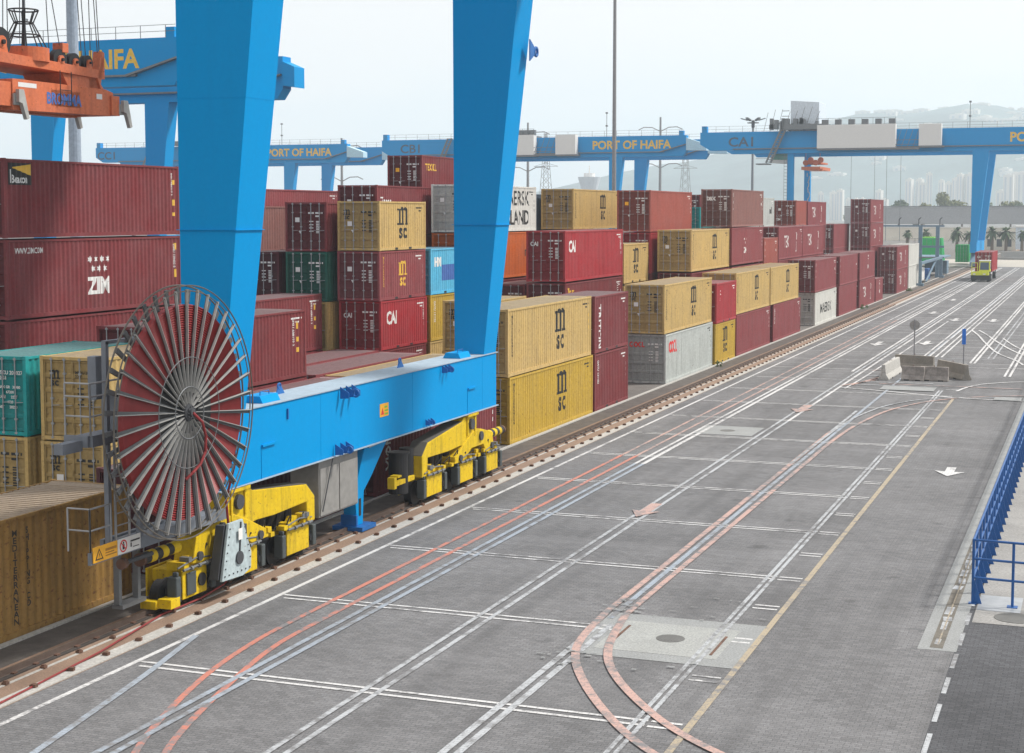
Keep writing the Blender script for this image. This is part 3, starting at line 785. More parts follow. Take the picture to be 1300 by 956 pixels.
# bogies -----------------------------------------------------------
XF, XB = -21.45, -22.55
def wheel_truck(y0, y1, s=1):
    """yellow side plate between two wheels, with drive motors"""
    mb = MB()
    for x in (XF, XB+.06): mb.box(x-.06, x, y0+.14, y1-.14, .26, 1.0)
    mb.box(XB+.06, XF-.06, y0+.35, y1-.35, .62, .95)
    o = cb(mb, 'wheel_truck', M['yellow'], bog, .02)
    for yw in (y0+.02, y1-.02):
        w = MB().disc((XF-.55, yw, .42), .36, -.12, .12, 'x', 28).disc((XF-.55, yw, .42), .42, .12, .18, 'x', 28).disc((XF-.3, yw, .52), .22, .0, .27, 'x', 20).disc((XF-.03, yw, .52), .09, .0, .04, 'x', 12)
        cb(w, 'wheel', M['black'], o)
    mo = MB().box(XF-.22, XF+.07, y0-.24, y0-.02, .26, .92).box(XF-.1, XF+.05, y0-.18, y0-.08, .92, 1.04)
    cb(mo, 'drive_motor', M['motor'], o, .035)
    cb(MB().box(XF-.2, XF+.05, y1+.03, y1+.24, .28, .9), 'drive_motor', M['motor'], o, .035)
    hb = MB().path([(XF+.06, y0+.1, 1.03), (XF+.09, y1-.1, 1.04)], .035, 8).path([(XF+.02, y0-.1, 1.12), (XF+.05, (y0+y1)/2, 1.24), (XF+.02, y1, 1.14)], .022)
    for yy in (.3, .55, .8): hb.tube((XF+.09, y0+(y1-y0)*yy-.04, 1.03), (XF+.09, y0+(y1-y0)*yy+.04, 1.03), .06, n=8)
    cb(hb, 'hose_rail', M['dull'], o)
    b = MB().box(XF-.5, XF+.02, y0+.2, y0+.42, .98, 1.2).box(XF-.45, XF+.0, y1-.45, y1-.2, .98, 1.16).prism([(y0+.35, .98), (y1-.35, .98), ((y0+y1)/2+.12, 1.3), ((y0+y1)/2-.12, 1.3)], 'x', XF-.3, XF-.1)
    cb(b, 'hinge_block', M['yellow'], o, .01)
    return o
def bogie_set(m, far):
    """m maps a distance from the outer end of the set (0..9.6) to Y"""
    global bog
    def P(pts): return [(m(a), z) for a, z in pts]
    bog = cb(MB().prism(P([(3.0, 2.62), (4.25, 2.62), (4.4, 2.48), (7.5, 2.14), (8.0, 1.72), (8.0, 1.0), (7.55, 1.0), (7.5, 1.62), (5.6, 1.58), (4.6, 1.62), (3.6, 1.5), (3.0, 1.75)]), 'x', XF-.62, XF), 'bogie', M['yellow'], crane, .03)
    cb(MB().prism(P([(1.3, 1.1), (1.5, 1.75), (2.6, 2.0), (3.4, 2.0), (4.3, 1.65), (5.2, 1.25), (5.2, 1.05), (4.3, 1.05), (3.6, 1.4), (2.4, 1.4), (2.1, 1.05)]), 'x', XF-.55, XF+.03), 'equaliser', M['yellow'], bog, .02)
    for a, z, r in ((3.6, 2.30, .20), (2.7, 1.75, .17), (1.6, 1.25, .12), (4.7, 1.2, .12)): cb(MB().disc((XF, m(a), z), r, .0, .10, 'x', 20), 'pin', M['dark'], bog)
    cb(MB().box(XF, XF+.05, min(m(3.2), m(3.28)), max(m(3.2), m(3.28)), 1.85, 2.7).box(XF, XF+.12, min(m(3.1), m(4.1)), max(m(3.1), m(4.1)), 2.60, 2.72).box(XF, XF+.05, min(m(3.92), m(4.0)), max(m(3.92), m(4.0)), 1.9, 2.7), 'pin_bracket', M['yellow'], bog, .008)
    mm = MB()
    rnd = random.Random(3)
    for i in range(9):
        a = 4.2+i*.36; mm.tube((XF-.35-rnd.random()*.3, m(a), 1.0), (XF-.35-rnd.random()*.2, m(a+.1), 1.35+rnd.random()*.25), .09+rnd.random()*.08, n=10)
    for i in range(8):
        a = 1.8+i*.75; mm.path([(XF-.05, m(a), 1.1), (XF+.05, m(a+.15), 1.3+rnd.random()*.25), (XF-.1, m(a+.4), 1.2)], .02)
    cb(mm, 'motor_cluster', M['black'], bog)
    yy = MB()
    for i in range(14):
        a = .8+rnd.random()*7.5; z = 1.0+rnd.random()*.22; s = .05+rnd.random()*.07; cb(MB().box(XF-.2, XF+.02+rnd.random()*.06, m(a)-s, m(a)+s, z, z+.12), 'fitting', M['yellow'] if i % 3 else M['dull'], bog)
    cb(MB().prism(P([(4.42, 2.483), (7.5, 2.145), (7.98, 1.74), (7.98, 1.76), (7.52, 2.16), (4.42, 2.50)]), 'x', XF-.60, XF-.02), 'dirty_top', M['grime'], bog)
    for a0, a1 in ((.72, 2.15), (3.25, 4.75), (6.15, 7.75)):
        lo, hi = sorted((m(a0), m(a1))); tk_ = wheel_truck(lo, hi)
        if a0 < 1 and not far: cb(MB().box(XF+.01, XF+.05, (lo+hi)/2-.42, (lo+hi)/2+.0, .34, .92), 'motor_cover', M['motor'], tk_, .02); cb(MB().disc((XF, (lo+hi)/2+.3, .62), .17, .0, .05, 'x', 20), 'cable_port', M['black'], tk_)
    # buffer with hazard bands
    cb(MB().tube((XF-.35, m(1.15), 1.55), (XF-.35, m(-.4), 1.55), .155, n=14), 'buffer', M['black'], bog)
    seg = [(1.15, .85), (.85, .6), (.6, .35), (.35, .1), (.1, -.15), (-.15, -.4)]
    for i, (a, b) in enumerate(seg):
        if i % 2 == 0: cb(MB().tube((XF-.35, m(a), 1.55), (XF-.35, m(b), 1.55), .162, n=14), 'hazard_band', M['yellow'], bog)
    cb(MB().tube((XF-.35, m(-.4), 1.55), (XF-.35, m(-.5), 1.55), .17, n=14), 'buffer_pad', M['rust'], bog)
    if not far: cb(MB().box(XF-.75, XF-.3, m(.1), m(.35), .16, .36).box(XF-.3, XF+.08, m(.2), m(.62), .18, .42), 'rail_sweeper', M['yellow'], bog, .01)
    if far:
        cb(MB().tube((XF-.5, m(8.85), .6), (XF-.5, m(8.85), 1.95), .33, n=20).tube((XF-.5, m(8.85), 1.95), (XF-.5, m(8.85), 2.0), .38, n=20).tube((XF-.5, m(8.2), 1.0), (XF-.5, m(8.2), 2.05), .25, n=16), 'brake_drum', M['black'], bog)
        cb(MB().bar((XF-.25, m(8.2), 1.05), (XF-.25, m(9.9), 1.05), .12, .16).box(XF-.38, XF-.12, m(9.9)-.08, m(9.9)+.10, .92, 1.3).box(XF-.4, XF-.1, m(9.7)-.05, m(9.7)+.25, 1.26, 1.33), 'brake_arm', M['yellow'], bog, .01)
bogie_set(lambda a: 32.7+a, False)
bogie_set(lambda a: 56.5-a, True)
# cabinet and storm anchor under the beam
cab = cb(MB().box(-22.5, -21.55, 41.15, 43.75, .95, 2.70), 'electric_cabinet', M['cab'], bevel=.01)
for a, b in ((41.2, 42.42), (42.48, 43.7)): cb(MB().box(-21.55, -21.52, a, b, 1.0, 2.42), 'cabinet_door', M['cab'], cab, .006)
cb(MB().path([(-21.45, 41.9, 2.7), (-21.45, 41.2, 1.15)], .02), 'stay', M['dark'], cab)
cb(MB().prism([(44.75, 2.72), (46.5, 2.72), (45.2, 1.62), (44.6, 1.2), (44.5, .16), (44.1, .16), (43.95, 1.25)], 'x', -22.2, -21.75), 'storm_anchor', M['blue'], bevel=.012)
anc = cb(MB().box(-22.5, -21.45, 43.85, 44.85, .03, .16).box(-22.25, -21.7, 43.95, 44.05, .16, .5), 'anchor_foot', M['blue_lug'])
cb(MB().box(-21.75, -21.735, 44.22, 44.36, .45, 1.0), 'anchor_slot', M['black'])
cb(MB().bar((-21.55, 44.5, 2.62), (-21.55, 46.6, 2.72), .1, .04), 'anchor_rail', M['steel'])

# cable reel -------------------------------------------------------
RC = Vector((-20.28, 32.02, 5.27)); RR = 3.02
off = (-RX, -45, 0)
coil = MB(); prof = []; r = 1.15; 
while r < 2.55: prof += [(r, -.14), (r+.025, -.11), (r+.05, -.14)]; r += .055
n = 96; base = [(r_, x+.11) for r_, x in prof] + [(2.57, -.17), (1.15, -.17)]
vs = []; m_ = len(base)
for i in range(n):
    a = 2*PI*i/n
    for r_, x in base: vs.append((RC.x+x, RC.y+r_*math.cos(a), RC.z+r_*math.sin(a)))
fs = [(i*m_+j, ((i+1) % n)*m_+j, ((i+1) % n)*m_+(j+1) % m_, i*m_+(j+1) % m_) for i in range(n) for j in range(m_)]
coil.add(vs, fs)
reel = cb(coil, 'cable_reel', M['cable_red'])
cb(MB().disc(RC, 1.14, -.17, -.02, 'x', 48), 'drum', M['black'], reel)
NS = 38
for i in range(NS):
    a = 2*PI*(i+.35)/NS; ca, sa = math.cos(a), math.sin(a)
    def Q(r, t, x): return (RC.x+x, RC.y+r*ca-t*sa, RC.z+r*sa+t*ca)
    mb = MB()
    r0, r1 = (.22 if i % 2 else .5), 2.93
    w0, w1 = .018, .050
    mb.hexa([Q(r0, -w0, .0), Q(r1, -w1, .0), Q(r1, w1, .0), Q(r0, w0, .0)], [Q(r0, -w0, .02), Q(r1, -w1, .02), Q(r1, w1, .02), Q(r0, w0, .02)])
    for t0, t1 in ((.66, 1),):
        mb.hexa([Q(r0, w0*t0, .02), Q(r1, w1*t0, .02), Q(r1, w1*t1, .02), Q(r0, w0*t1, .02)], [Q(r0, w0*t0, .09), Q(r1, w1*t0, .085), Q(r1, w1*t1, .085), Q(r0, w0*t1, .09)])
    # matching arm of the rear flange, seen past the coil
    mb2 = MB().hexa([Q(1.1, -.03, -.26), Q(2.95, -.06, -.26), Q(2.95, .06, -.26), Q(1.1, .03, -.26)], [Q(1.1, -.03, -.21), Q(2.95, -.06, -.21), Q(2.95, .06, -.21), Q(1.1, .03, -.21)])
    mb.v += []; b = len(mb.v); mb.v += mb2.v; mb.f += [tuple(b+q for q in f) for f in mb2.f]
    so_ = cb(mb, 'spoke', M['web'], reel); so_.data.materials.append(M['spoke'])
    for fi, pl in enumerate(so_.data.polygons): pl.material_index = 1 if 6 <= fi < 12 else 0
cb(MB().ring(RC+Vector((.06, 0, 0)), RR, .018, 'x', 96, 6).ring(RC+Vector((.06, 0, 0)), RR-.13, .014, 'x', 96, 6), 'rim', M['rimsteel'], reel)
cb(MB().ring(RC+Vector((-.22, 0, 0)), RR, .022, 'x', 96, 6), 'rim', M['rimsteel'], reel)
cb(MB().ring(RC+Vector((.10, 0, 0)), 1.32, .010, 'x', 72, 5).ring(RC+Vector((.10, 0, 0)), .62, .012, 'x', 48, 5), 'spacer_ring', M['dull'], reel)
hub = MB().disc(RC, .20, .0, .10, 'x', 32).disc(RC, .10, .1, .2, 'x', 20)
rnd = random.Random(5)
for i in range(10):
    a = 2*PI*i/10; hub.tube((RC.x+.14, RC.y+.15*math.cos(a), RC.z+.15*math.sin(a)), (RC.x+.17, RC.y+.15*math.cos(a), RC.z+.15*math.sin(a)), .02, n=6)
cb(hub, 'hub', M['dark'], reel)
cb(MB().path([(RC.x+.2, RC.y-.02, RC.z+.0), (RC.x+.28, RC.y+.25, RC.z-.25), (RC.x+.22, RC.y+.5, RC.z-.62), (RC.x+.2, RC.y+.5, RC.z-1.0), (RC.x+.18, RC.y+.3, RC.z-1.28), (RC.x+.12, RC.y+.05, RC.z-1.45), (RC.x+.02, RC.y-.1, RC.z-1.6)], .035, 8), 'cable_tail', M['cable_red'], reel)
cb(MB().disc(RC, .3, -1.2, -.5, 'x', 24).box(-22.3, -21.3, 31.5, 32.5, 4.9, 5.6).box(-22.3, -21.5, 31.7, 35.5, 4.75, 5.0), 'reel_gearbox', M['platform'], reel)
# cable guide standing by the rail
gd = cb(MB().prism([(34.55, .55), (34.75, 1.35), (34.92, 2.0), (35.62, 2.0), (36.05, 1.05), (36.02, .62), (35.6, .5)], 'x', -20.97, -20.90), 'cable_guide', M['guide'], bevel=.008)
gg = MB().prism([(34.5, .6), (34.85, 1.95), (34.98, 1.95), (34.65, .6)], 'x', -21.25, -21.0).box(-21.3, -21.0, 35.0, 36.0, .6, 1.8)
for i in range(7):
    gg.disc((-20.9, 34.68+i*.21, .66), .022, 0, .02, 'x', 8)
for i in range(6): gg.disc((-20.9, 34.72+i*.05, .85+i*.2), .02, 0, .02, 'x', 8); gg.disc((-20.9, 35.72+i*.05, 1.78-i*.17), .02, 0, .02, 'x', 8)
gg.disc((-20.9, 35.4, 1.02), .17, 0, .05, 'x', 24).bar((-20.89, 35.42, 1.15), (-20.89, 35.5, 1.95), .05, .03)
cb(gg, 'guide_roller', M['dark'], gd)
place_text('marking', rects([(0, 0, .2, .3)]), M['white'], gd, (-20.9-RX, 35.3-45, 1.5), 'east', .06)
cb(MB().path([(-21.08, 35.2, 1.9), (-21.05, 35.05, 2.6), (-20.6, 34.75, 3.6), (-20.52, 34.6, 4.8)], .035, 8), 'hanging_cable', M['cable_red'])
# reel platform, ladder, cabinets
pf = cb(MB().box(-21.9, -21.34, 31.0, 35.45, 2.16, 2.24).box(-21.34, -21.26, 29.5, 35.45, 2.02, 2.30).box(-22.0, -21.9, 30.9, 35.45, 1.98, 2.30), 'reel_platform', M['platform'])
cb(MB().box(-22.0, -21.36, 29.7, 31.9, 4.80, 4.90).box(-21.36, -21.28, 29.7, 31.9, 4.70, 4.96).box(-22.0, -21.36, 29.62, 29.7, 4.70, 4.96).prism([(-21.75, 4.62), (-21.5, 4.62), (-21.5, 4.86), (-21.75, 4.86)], 'y', 28.9, 29.62), 'upper_platform', M['platform'])
po = MB()
for y, zt in ((30.35, 7.05), (31.6, 7.1)): po.box(-21.42, -21.30, y-.06, y+.06, 2.2, zt)
po.box(-21.42, -21.3, 30.3, 31.66, 7.0, 7.08)
cb(po, 'platform_post', M['platform'])
cb(MB().box(-21.85, -21.62, 30.35, 30.62, 5.7, 6.7), 'small_cabinet', M['platform'], bevel=.01)
cb(MB().box(-21.85, -21.42, 30.95, 31.5, 4.92, 5.75), 'control_cabinet', M['platform'], bevel=.01)
def rails(pts, z0, hs, r, mat, name='handrail', every=1.0, parent=crane):
    mb = MB()
    for a, b in zip(pts, pts[1:]):
        a = Vector(a); b = Vector(b); L = (b-a).length; n = max(1, round(L/every))
        for h in hs: mb.tube(a+Vector((0,0,z0+h)), b+Vector((0,0,z0+h)), r, n=6)
        for i in range(n+1):
            p = a.lerp(b, i/n); mb.tube(p+Vector((0,0,z0)), p+Vector((0,0,z0+max(hs))), r, n=6)
    return cb(mb, name, mat, parent)
rails([(-22.0, 29.68, 0), (-21.32, 29.68, 0), (-21.32, 31.9, 0)], 4.95, (.45, .9, 1.2), .022, M['steel'])
rails([(-21.9, 29.55, 0), (-21.3, 29.55, 0), (-21.3, 30.35, 0)], 2.3, (.5, 1.0), .022, M['steel'])
ld = MB()
for y in (30.5, 31.05): ld.box(-21.29, -21.25, y-.025, y+.025, 2.3, 5.0)
for i in range(9): ld.tube((-21.27, 30.5, 2.45+i*.29), (-21.27, 31.05, 2.45+i*.29), .015, n=6)
cb(ld, 'ladder', M['steel'])
cb(MB().box(-22.2, -22.05, 31.7, 31.82, .5, 2.1).box(-22.2, -22.05, 32.5, 32.62, .5, 2.1).box(-22.25, -21.95, 31.7, 32.7, .42, .52), 'platform_foot', M['dull'])
cb(MB().tube((-21.5, 31.15, 1.72), (-21.5, 31.0, 1.72), .13, n=20), 'bumper', M['rust'])
cb(MB().tube((-21.5, 31.15, 1.72), (-21.5, 32.3, 1.72), .06, n=14), 'bumper_arm', M['dark'])
sg = cb(MB().box(-21.24, -21.22, 29.55, 30.48, 2.06, 2.42), 'warning_sign', M['sticker'])
s2 = cb(MB().box(-21.24, -21.22, 30.5, 31.42, 2.06, 2.42), 'prohibition_sign', M['white'])
o3 = (-21.22-RX, 29.55-45, 2.06)
place_text('marking', ([(.06, .05), (.38, .05), (.22, .32)], [(0, 1, 2)]), M['ink'], sg, o3, 'east', .002)
place_text('marking', ([(.11, .08), (.33, .08), (.22, .27)], [(0, 1, 2)]), M['sticker'], sg, o3, 'east', .004)
place_text('marking', ([(.22, .1), (.25, .17), (.225, .17), (.24, .25), (.2, .16), (.225, .16)], [(0, 1, 2, 3, 4, 5)]), M['ink'], sg, o3, 'east', .006)
place_text('marking', rects([(.46, .20, .9, .26), (.46, .08, .9, .11), (.46, .14, .8, .17)]), M['brownink'], sg, o3, 'east', .002)
o4 = (-21.22-RX, 30.5-45, 2.06); V = []; F = []
for i in range(24):
    a = 2*PI*i/24; V += [(.22+.15*math.cos(a), .18+.15*math.sin(a)), (.22+.115*math.cos(a), .18+.115*math.sin(a))]
F = [(2*i, (2*i+2) % 48, (2*i+3) % 48, 2*i+1) for i in range(24)]
place_text('marking', (V, F), M['redtxt'], s2, o4, 'east', .002)
place_text('marking', rects([(.18, .1, .26, .22), (.195, .23, .245, .28), (.5, .22, .88, .26), (.5, .1, .55, .2), (.6, .08, .85, .1)]), M['ink'], s2, o4, 'east', .004)
place_text('marking', ([(.11, .26), (.13, .28), (.33, .10), (.31, .08)], [(0, 1, 2, 3)]), M['redtxt'], s2, o4, 'east', .006)
# the cable paid out along the rail
cable = MB().path([(-21.02, 35.2, .62), (-21.3, 35.3, .30), (-22.1, 36.2, .06)][:2] + [(-21.45, 34.4, .12), (-21.62, 32.87, .05), (-21.35, 31.2, .05), (-21.07, 29.5, .05), (-20.87, 27.2, .05), (-20.7, 25.0, .05), (-20.55, 21.0, .05)], .024, 8).build('power_cable', M['cable_line'])
tag(cable, 'red power cable lying along the brown rail strip below the reel', 'cable')

# spreader ---------------------------------------------------------
SX = -36.0
sp = thing('spreader', 'rusty orange container spreader with blue letters hanging by wires in the top left corner', 'spreader', (SX, 49.0, 13.6), R(-1.2))
def sb(mb, name, mat, parent=sp, bevel=.01): return cb(mb, name, mat, parent, bevel, (-SX, -49.0, -13.6))
mainb = sb(MB().prism([(46.1, 13.62), (51.7, 13.72), (51.95, 13.82), (51.95, 14.62), (51.5, 14.72), (46.1, 14.72)], 'x', SX-.55, SX+.0), 'beam', M['orange'])
sb(MB().box(SX-2.2, SX-1.65, 43.4, 51.9, 13.7, 14.6).box(SX-2.2, SX, 48.2, 49.9, 13.9, 14.5).box(SX-2.3, SX+.08, 51.75, 52.25, 13.75, 14.5), 'cross_beam', M['orange'])
sb(MB().box(SX-.5, SX-.05, 43.0, 46.1, 13.75, 14.6).box(SX-2.4, SX+.1, 42.8, 43.2, 13.8, 14.5), 'telescopic_beam', M['orange'])
sb(MB().prism([(45.2, 15.25), (51.45, 15.1), (51.45, 15.42), (45.2, 15.62)], 'x', SX-2.2, SX).prism([(49.4, 14.6), (51.2, 14.6), (51.0, 15.15), (49.0, 15.15)], 'x', SX-1.9, SX-.1), 'head_block', M['orange'])
sb(MB().prism([(51.2, 14.68), (51.4, 14.68), (51.2, 14.9), (51.25, 15.1), (51.45, 15.9), (51.2, 15.9), (51.0, 15.1)], 'x', SX-.3, SX).box(SX-1.8, SX-.1, 50.6, 51.1, 14.6, 15.1), 'twist_bracket', M['orange'])
for yc, s, z in ((45.65, .52, 15.95), (48.9, .38, 15.62), (49.75, .34, 15.6), (50.55, .28, 15.65)):
    sh = sb(MB().disc((SX-.2, yc, z), s, -.12, .12, 'x', 28), 'sheave', M['black'], sp, 0)
    sb(MB().disc((SX-.2, yc, z), s*.42, .12, .2, 'x', 20).prism([(yc-s*.7, z-s*1.2), (yc+s*.75, z-s*1.2), (yc+s*.35, z+.05), (yc-s*.45, z+.05)], 'x', SX-.06, SX-.02), 'sheave_cheek', M['orange'], sh, 0)
    sb(MB().disc((SX-.2, yc, z), s*.16, .2, .28, 'x', 12), 'axle', M['black'], sh, 0)
sb(MB().tube((SX-.7, 47.7, 15.45), (SX-.7, 47.7, 15.95), .85, n=28), 'cable_basket', M['orange'], sp, 0)
sb(MB().box(SX-.5, SX-.05, 49.0, 49.35, 15.9, 16.25), 'sheave_box', M['orange'], sp)
sb(MB().prism([(51.15, 15.4), (51.45, 15.4), (51.45, 16.1), (51.3, 16.15)], 'x', SX-.4, SX), 'rope_post', M['orange'], sp)
cg = MB(); cc_ = Vector((SX-.7, 47.65, 0))
for i in range(8):
    a = 2*PI*i/8; d = Vector((math.cos(a), math.sin(a), 0))
    cg.tube(cc_+d*.80+Vector((0,0,15.95)), cc_+d*.33+Vector((0,0,16.85)), .025, n=5).tube(cc_+d*.33+Vector((0,0,16.85)), cc_+d*.52+Vector((0,0,17.3)), .025, n=5)
cg.ring(cc_+Vector((0,0,17.3)), .52, .03, 'z', 24, 5).ring(cc_+Vector((0,0,16.85)), .33, .03, 'z', 24, 5).ring(cc_+Vector((0,0,16.4)), .57, .03, 'z', 24, 5).tube(cc_+Vector((0,0,15.95)), cc_+Vector((0,0,17.3)), .05, n=8)
sb(cg, 'funnel_guide', M['black'], sp, 0)
for x, y in ((SX+.06, 46.3), (SX+.1, 52.4), (SX-2.1, 52.2), (SX-2.2, 46.2)):
    sb(MB().prism([(y-.12, 14.35), (y+.15, 14.35), (y+.28, 13.9), (y+.42, 13.35), (y+.28, 13.30), (y+.05, 13.85), (y-.12, 13.9)], 'x', x, x+.16).box(x-.2, x, y-.2, y+.1, 13.8, 14.2), 'corner_flipper', M['flipper'])
lg_ = MB()
for y in (48.6, 49.25): lg_.path([(SX+.12, y, 15.2), (SX+.12, y, 13.95), (SX+.03, y, 13.95)], .018)
for z in (14.5, 14.1): lg_.tube((SX+.12, 48.6, z), (SX+.12, 49.25, z), .015, n=6)
sb(lg_, 'ladder', M['black'], sp, 0)
place_text('logo', text_mesh('BROMMA', .56, .02, .85), M['bluetxt'], mainb, (0, -1.05, .38), 'east', .006)
place_text('marking', rects([(0, 0, 1.0, .16)]), M['pale'], mainb, (0, -2.6, .86), 'east', .006)
place_text('marking', rects([(0, 0, .35, .2)]), M['pale'], mainb, (0, 1.9, .72), 'east', .006)
wr = MB()
for y, dy, z in ((45.3, -.1, 16.3), (45.9, .2, 16.2), (46.15, .05, 16.2), (46.8, .15, 16.2), (49.05, -1.3, 16.0), (48.4, -.3, 16.0), (50.3, -.45, 15.9), (50.55, -.5, 15.9), (51.28, -.45, 16.1), (51.4, -.35, 16.1), (50.85, -.1, 15.8)):
    wr.tube((SX-.2, y, z), (SX-.2, y+dy*1.6, 24.5), .018, n=5)
wr.tube(cc_+Vector((0,0,17.3)), cc_+Vector((0,.1,24.5)), .04, n=6)
sb(wr, 'hoist_rope', M['dark'], sp, 0)

# ------------------------------------------------------------------ far gantry cranes
def far_crane(xr, yn, code, label, tower_txt_x, house=False, boxes=None, text_dx=-2, endcol='panelblue'):
    t = thing('gantry_crane', label, 'crane', (xr, yn, 0), 0, 'blue gantry cranes')
    o = (-xr, -yn, 0)
    def b(mb, name, mat, parent=t, bevel=0): return cb(mb, name, mat, parent, bevel, o)
    xl = xr-34; zb = 21.3; zt = 25.5; gs = []
    for i, y in enumerate((yn, yn+18.5)):
        gs.append(b(MB().prism([(xl-17.5, zt), (xr+15.5, zt), (xr+15.5, 22.3), (xr+14.8, zb), (xl-10.3, zb), (xl-10.9, 22.0), (xl-15.5, 22.0), (xl-17.5, 23.2)], 'y', y, y+1.7), 'girder', M['blue']))
        b(MB().box(xl-11, xr+11, y-.35, y+.0, 22.15, 22.32), 'trolley_rail', M['dull'], gs[-1])
        b(MB().prism([(xr+15.5, 25.0), (xr+16.9, 24.4), (xr+16.9, 22.4), (xr+15.5, 22.6)] if endcol == 'blue' else [(xr+15.5, 25.0), (xr+19.6, 23.6), (xr+19.6, 22.4), (xr+15.5, 22.5)], 'y', y-.2, y+1.9), 'end_platform', M[endcol], gs[-1])
        b(MB().prism([(xr+10, 22.1), (xr+15.4, 23.6), (xr+15.4, 23.75), (xr+10, 22.3)], 'y', y-.5, y), 'gusset', M['dull'], gs[-1])
        mb = MB()
        for h in (.55, 1.1): mb.tube((xl-17, y, zt+h), (xr+15, y, zt+h), .03, n=4)
        k = 0
        while xl-17+k*2.6 < xr+15: mb.tube((xl-17+k*2.6, y, zt), (xl-17+k*2.6, y, zt+1.1), .035, n=4); k += 1
        b(mb, 'railing', M['dull'], gs[-1])
        b(MB().hexa([(xr-.6, y, 4.7), (xr+.6, y, 4.7), (xr+.6, y+1.22, 4.7), (xr-.6, y+1.22, 4.7)], [(xr-.6, y, zb), (xr+2.3, y, zb), (xr+2.3, y+1.75, zb), (xr-.6, y+1.75, zb)]), 'leg', M['blue'])
        b(MB().box(xl-.6, xl+.6, y+.3, y+1.4, 4.7, zb), 'leg', M['blue'])
    for x in (xr, xl):
        b(MB().box(x-.7, x+.5, yn, yn+20, 2.7, 4.7), 'sill_beam', M['blue'])
        for yy in (yn-1, yn+13.5):
            g = b(MB().prism([(yy, .3), (yy+8, .3), (yy+8, 1.0), (yy+5, 2.7), (yy+3, 2.7), (yy, 1.0)], 'x', x-.6, x+.5), 'bogie', M['bluegrey'] if x == xr else M['yellow'])
            mb = MB()
            for q in (.8, 2.4, 5.6, 7.2): mb.disc((x, yy+q, .42), .4, -.2, .62, 'x', 16)
            b(mb, 'wheel', M['black'], g)
    mast = MB().tube((xr-1.2, yn+.3, zt), (xr-1.2, yn+.3, zt+4.8), .06, n=6).box(xr-1.4, xr-1.0, yn+.1, yn+.5, zt+4.6, zt+4.9).box(xr-1.4, xr-1.0, yn+.1, yn+.5, zt+2.0, zt+2.3)
    b(mast, 'mast', M['dull'])
    b(MB().box(xl-17.2, xl-16.2, yn, yn+1.2, zt, zt+1.2).box(xr+14, xr+14.9, yn, yn+1, zt, zt+.9), 'end_box', M['blue'])
    place_text('lettering', text_mesh(code, 2.5, .05, 1.15), M['greytxt'], gs[0], (tower_txt_x-xr, 0, 22.75), 'south', .01)
    place_text('lettering', text_mesh('PORT OF HAIFA', 2.35, .07, .98), M['gold'], gs[0], (text_dx, 0, 22.95), 'south', .01)
    lad = MB()
    for q in (.1, .7): lad.tube((xl-1.2+q, yn-.1, 5), (xl-1.2+q, yn-.1, zb), .04, n=4)
    for i in range(26): lad.tube((xl-1.1, yn-.1, 5.2+i*.62), (xl-.5, yn-.1, 5.2+i*.62), .05, n=4)
    b(lad, 'ladder', M['dull'])
    # trolley with operator cab and hanging spreader
    tx = xl+3 if house else xl+8
    tr = b(MB().box(tx-4, tx+4, yn-1.5, yn+19.5, zt+.2, zt+1.2), 'trolley', M['dull'])
    if house:
        b(MB().prism([(tx-3.2, 25.9), (tx+2.2, 25.9), (tx+2.2, 30.9), (tx-3.2, 31.3)], 'y', yn+1, yn+9), 'machine_house', M['housegrey'], tr, .05)
        mm = MB()
        rnd = random.Random(9)
        for i in range(16):
            x = tx-7+rnd.random()*10; mm.box(x, x+.5+rnd.random()*.6, yn-.8, yn+.6, 25.5+rnd.random()*.5, 26.6+rnd.random()*1.4)
        for i in range(8): mm.tube((tx-8+i*1.3, yn-.5, 25.5), (tx-7.2+i*1.4, yn-.5, 29+rnd.random()), .05, n=4)
        for z in (27.4, 28.3, 29.3): mm.tube((tx-4.6, yn-.2, z), (tx-3.2, yn-.2, z), .08, n=4)
        b(mm, 'hoist_machinery', M['dull'], tr)
    cabx = xl-2.5
    cb_ = b(MB().prism([(cabx-1.9, 19.6), (cabx+1.2, 19.4), (cabx+2.2, 20.6), (cabx+2.2, 22.3), (cabx-1.0, 22.3)], 'y', yn+1.8, yn+4.4), 'operator_cab', M['pale'], t, .05)
    b(MB().prism([(cabx-1.3, 20.2), (cabx+1.5, 20.1), (cabx+1.9, 20.8), (cabx+1.9, 21.7), (cabx-.8, 21.7)], 'y', yn+1.7, yn+1.8), 'cab_window', M['cabgreen'], cb_)
    stm = MB()
    for q in (0, .9): stm.bar((cabx-1.9+q, yn-1.0, 19.5), (cabx+.8+q, yn-1.0, 25.6), .12, .35)
    for q in range(14): stm.box(cabx-1.9+q*.2, cabx-.8+q*.2, yn-1.2, yn-.8, 19.6+q*.45, 19.72+q*.45)
    stm.box(cabx-3.8, cabx-1.4, yn-1.4, yn+1.8, 19.2, 19.4).path([(cabx-3.8, yn-1.4, 20.3), (cabx-1.4, yn-1.4, 20.3)], .05, 4)
    b(stm, 'cab_stair', M['dull'])
